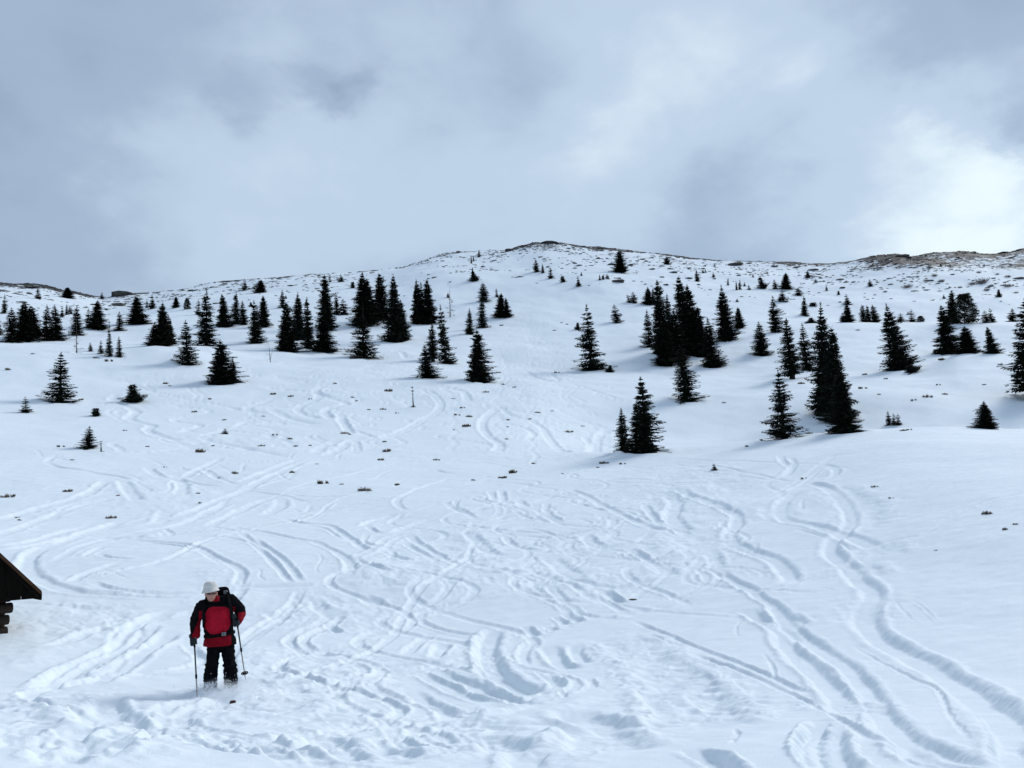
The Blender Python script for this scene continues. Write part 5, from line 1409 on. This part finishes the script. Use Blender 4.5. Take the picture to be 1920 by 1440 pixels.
    strap('hip_belt', a, .024)
    strap('chest_strap', [P(396, 392, -.15), P(450, 385, -.19), P(520, 390, -.20), P(616, 395, -.165)], .010)
    bm = bmesh.new(); box(bm, tuple(P(548, 648, -.205)), tuple(P(586, 618, -.165)), .004); bm_obj('buckle', bm, M_GREY, pack)
    bm = bmesh.new(); box(bm, tuple(P(560, 305, .08)), tuple(P(598, 272, .15)), .012); bm_obj('lid_strap', bm, M_GREY, pack)
    # --- poles
    def pole(h, t, label, planted):
        d = (t - h).normalized(); root = bpy.data.objects.new('ski_pole', None); COL.objects.link(root); root.matrix_world = base; tag(root, label, 'ski pole', 'ski poles held by the skier')
        top = h - d * .06; L = (t - h).length; mid = h + d * (L * .5)
        bm = bmesh.new(); tube(bm, [top - d * .02, top, h, h + d * .07, h + d * .09], [.012, .019, .016, .017, .012], 10); bm_obj('grip', bm, M_BLACK, root, True)
        bm = bmesh.new(); tube(bm, [h + d * .085, mid], [.0125, .0115], 8); bm_obj('upper_shaft', bm, M_SHAFT, root, True)
        bm = bmesh.new(); tube(bm, [mid - d * .02, t - d * .02, t + d * .05], [.009, .008, .003], 8); bm_obj('lower_shaft', bm, M_SHAFT2, root, True)
        bm = bmesh.new(); tube(bm, [mid - d * .03, mid + d * .03], [.0165, .0155], 8); bm_obj('clamp', bm, M_BLACK, root, True)
        bk = t - d * .06; a = d.orthogonal().normalized(); b = d.cross(a); ring = bmesh.new()
        n = 18
        for i in range(n):
            t0, t1 = 6.2832 * i / n, 6.2832 * (i + 1) / n
            tube(ring, [bk + (a * math.cos(t0) + b * math.sin(t0)) * .05, bk + (a * math.cos(t1) + b * math.sin(t1)) * .05], [.008, .008], 5)
        for i in range(6):
            t0 = 6.2832 * i / 6; tube(ring, [bk, bk + (a * math.cos(t0) + b * math.sin(t0)) * .05], [.010, .006], 5)
        bm_obj('basket', ring, M_BLACK, root, True)
    pole(hl, tl, 'ski pole planted in the snow, held in the lower gloved hand', True)
    pole(hr, tr, 'ski pole lifted clear of the snow with its round basket showing', False)
    # --- skis, buried but for the tips
    for (tx, ty, fx, lab, lift) in ((437, 1322, 632, 'ski whose dark red tip breaks through the snow below the skier', .045), (467, 1319, 690, 'ski whose thin tip edge barely shows beside the other tip', -.012)):
        tipw = ground_at(tx, ty); loc = base.inverted() @ tipw
        root = bpy.data.objects.new('ski', None); COL.objects.link(root); root.matrix_world = base; tag(root, lab, 'ski', 'skis under the skier')
        foot = P(fx - 4, 1190, .0); dirv = Vector((foot.x - loc.x, foot.y - loc.y, 0)).normalized(); sv = Vector((dirv.y, -dirv.x, 0))
        V, F = [], []
        prof_ = [(0, .018, lift + .02), (.03, .036, lift + .015), (.08, .045, lift - .015), (.16, .047, lift - .07), (.28, .045, lift - .12), (.6, .038, lift - .17), (1.0, .036, lift - .2), (1.45, .042, lift - .22), (1.6, .036, lift - .22)]
        for q, w, z in prof_:
            zz = loc.z + z + (foot.z - loc.z) * q * .45; c = Vector((loc.x, loc.y, zz)) + dirv * q
            V += [c - sv * w, c + sv * w, c + sv * w - Vector((0, 0, .012)), c - sv * w - Vector((0, 0, .012))]
        for k in range(len(prof_) - 1):
            for i in range(4): F.append((4*k + i, 4*k + (i+1) % 4, 4*k + 4 + (i+1) % 4, 4*k + 4 + i))
        F += [(0, 1, 2, 3), tuple(4 * (len(prof_) - 1) + i for i in range(4))]
        add('blade', mesh_from('blade', V, F, M_SKI), root)
        bm = bmesh.new(); c = foot + Vector((0, 0, -.02)); box(bm, (c.x - .035, c.y - .14, c.z - .02), (c.x + .035, c.y + .14, c.z + .02), .006); bm_obj('binding', bm, M_BLACK, root)
    return base, g
SK_G = ground_at(414, 1306)

# ---------------------------------------------------------------- loose powder round the skis
def build_powder(base):
    M_POW = simple_mat('powder_snow', (.84, .87, .91), .7, .03, 20)
    rg = random.Random(9); V, F = [], []
    tet = [Vector(v) for v in ((1, 0, -.4), (-.6, .8, -.4), (-.6, -.8, -.4), (0, 0, 1))]
    def grain(p, s):
        b = len(V)
        for t in tet: V.append(p + t * s * rg.uniform(.7, 1.2))
        F.extend([(b, b+2, b+1), (b, b+1, b+3), (b+1, b+2, b+3), (b+2, b, b+3)])
    for k in range(4200):
        x = rg.gauss(.02, .30); y = rg.gauss(-.22, .28); z = abs(rg.gauss(0, .11)) + rg.uniform(-.02, .05)
        grain(Vector((x, y, z)), rg.uniform(.003, .009) * (1.8 if z < .05 else 1))
    o = add('powder_snow', mesh_from('powder_snow', V, F, M_POW)); o.matrix_world = base
    tag(o, 'loose powder snow thrown up around the skier boots and skis', 'powder', kind='stuff')
    # the fine cloud of it: a real, thin volume
    bm = bmesh.new(); loft(bm, [((0, -.2, -.16), .36, .34), ((0, -.2, -.02), .66, .55), ((.0, -.16, .12), .62, .50), ((0, -.10, .24), .46, .38), ((0, -.08, .33), .2, .18)], 24)
    m = bpy.data.materials.new('powder_mist'); m.use_nodes = True; nt = m.node_tree; N, L = nt.nodes, nt.links; N.clear()
    out = N.new('ShaderNodeOutputMaterial'); vol = N.new('ShaderNodeVolumePrincipled'); vol.inputs['Color'].default_value = (.96, .97, .99, 1); vol.inputs['Anisotropy'].default_value = .2
    tc = N.new('ShaderNodeTexCoord'); n = N.new('ShaderNodeTexNoise'); n.inputs['Scale'].default_value = 5.5; n.inputs['Detail'].default_value = 4; L.new(tc.outputs['Object'], n.inputs['Vector'])
    sp = N.new('ShaderNodeVectorMath'); sp.operation = 'MULTIPLY_ADD'; L.new(tc.outputs['Object'], sp.inputs[0]); sp.inputs[1].default_value = (1 / .66, 1 / .55, 1 / .36); sp.inputs[2].default_value = (0, .36, .05)
    ln = N.new('ShaderNodeVectorMath'); ln.operation = 'LENGTH'; L.new(sp.outputs[0], ln.inputs[0])
    mr = N.new('ShaderNodeMapRange'); mr.inputs['From Min'].default_value = .95; mr.inputs['From Max'].default_value = .25; mr.inputs['To Min'].default_value = 0; mr.inputs['To Max'].default_value = 1; L.new(ln.outputs['Value'], mr.inputs['Value'])
    m2 = N.new('ShaderNodeMapRange'); m2.inputs['From Min'].default_value = .38; m2.inputs['From Max'].default_value = .62; m2.inputs['To Max'].default_value = 7; L.new(n.outputs['Fac'], m2.inputs['Value'])
    ml = N.new('ShaderNodeMath'); ml.operation = 'MULTIPLY'; L.new(mr.outputs[0], ml.inputs[0]); L.new(m2.outputs[0], ml.inputs[1]); L.new(ml.outputs[0], vol.inputs['Density']); L.new(vol.outputs[0], out.inputs['Volume'])
    o = bm_obj('powder_mist', bm, m); o.matrix_world = base; tag(o, 'thin white mist of powder snow hanging around the skier legs', 'snow mist', kind='stuff')

# ---------------------------------------------------------------- assemble: terrain first, then the things on it
_a = math.atan2(SK_G.x, SK_G.y)
def _sk(x, y): return (SK_G.x + x * math.cos(_a) + y * math.sin(_a), SK_G.y - x * math.sin(_a) + y * math.cos(_a))
MOUNDS = [(*_sk(-.15, -.05), .30, .10), (*_sk(.15, -.05), .28, .10), (*_sk(0.05, -.5), .40, .04), (*_sk(-.6, .2), .5, .06), (*_sk(.6, .3), .5, .07)]
build_ground()
build_hut()
_base, _g = build_skier()
build_powder(_base)
plant_trees()
scatter_small()
settle_labels()
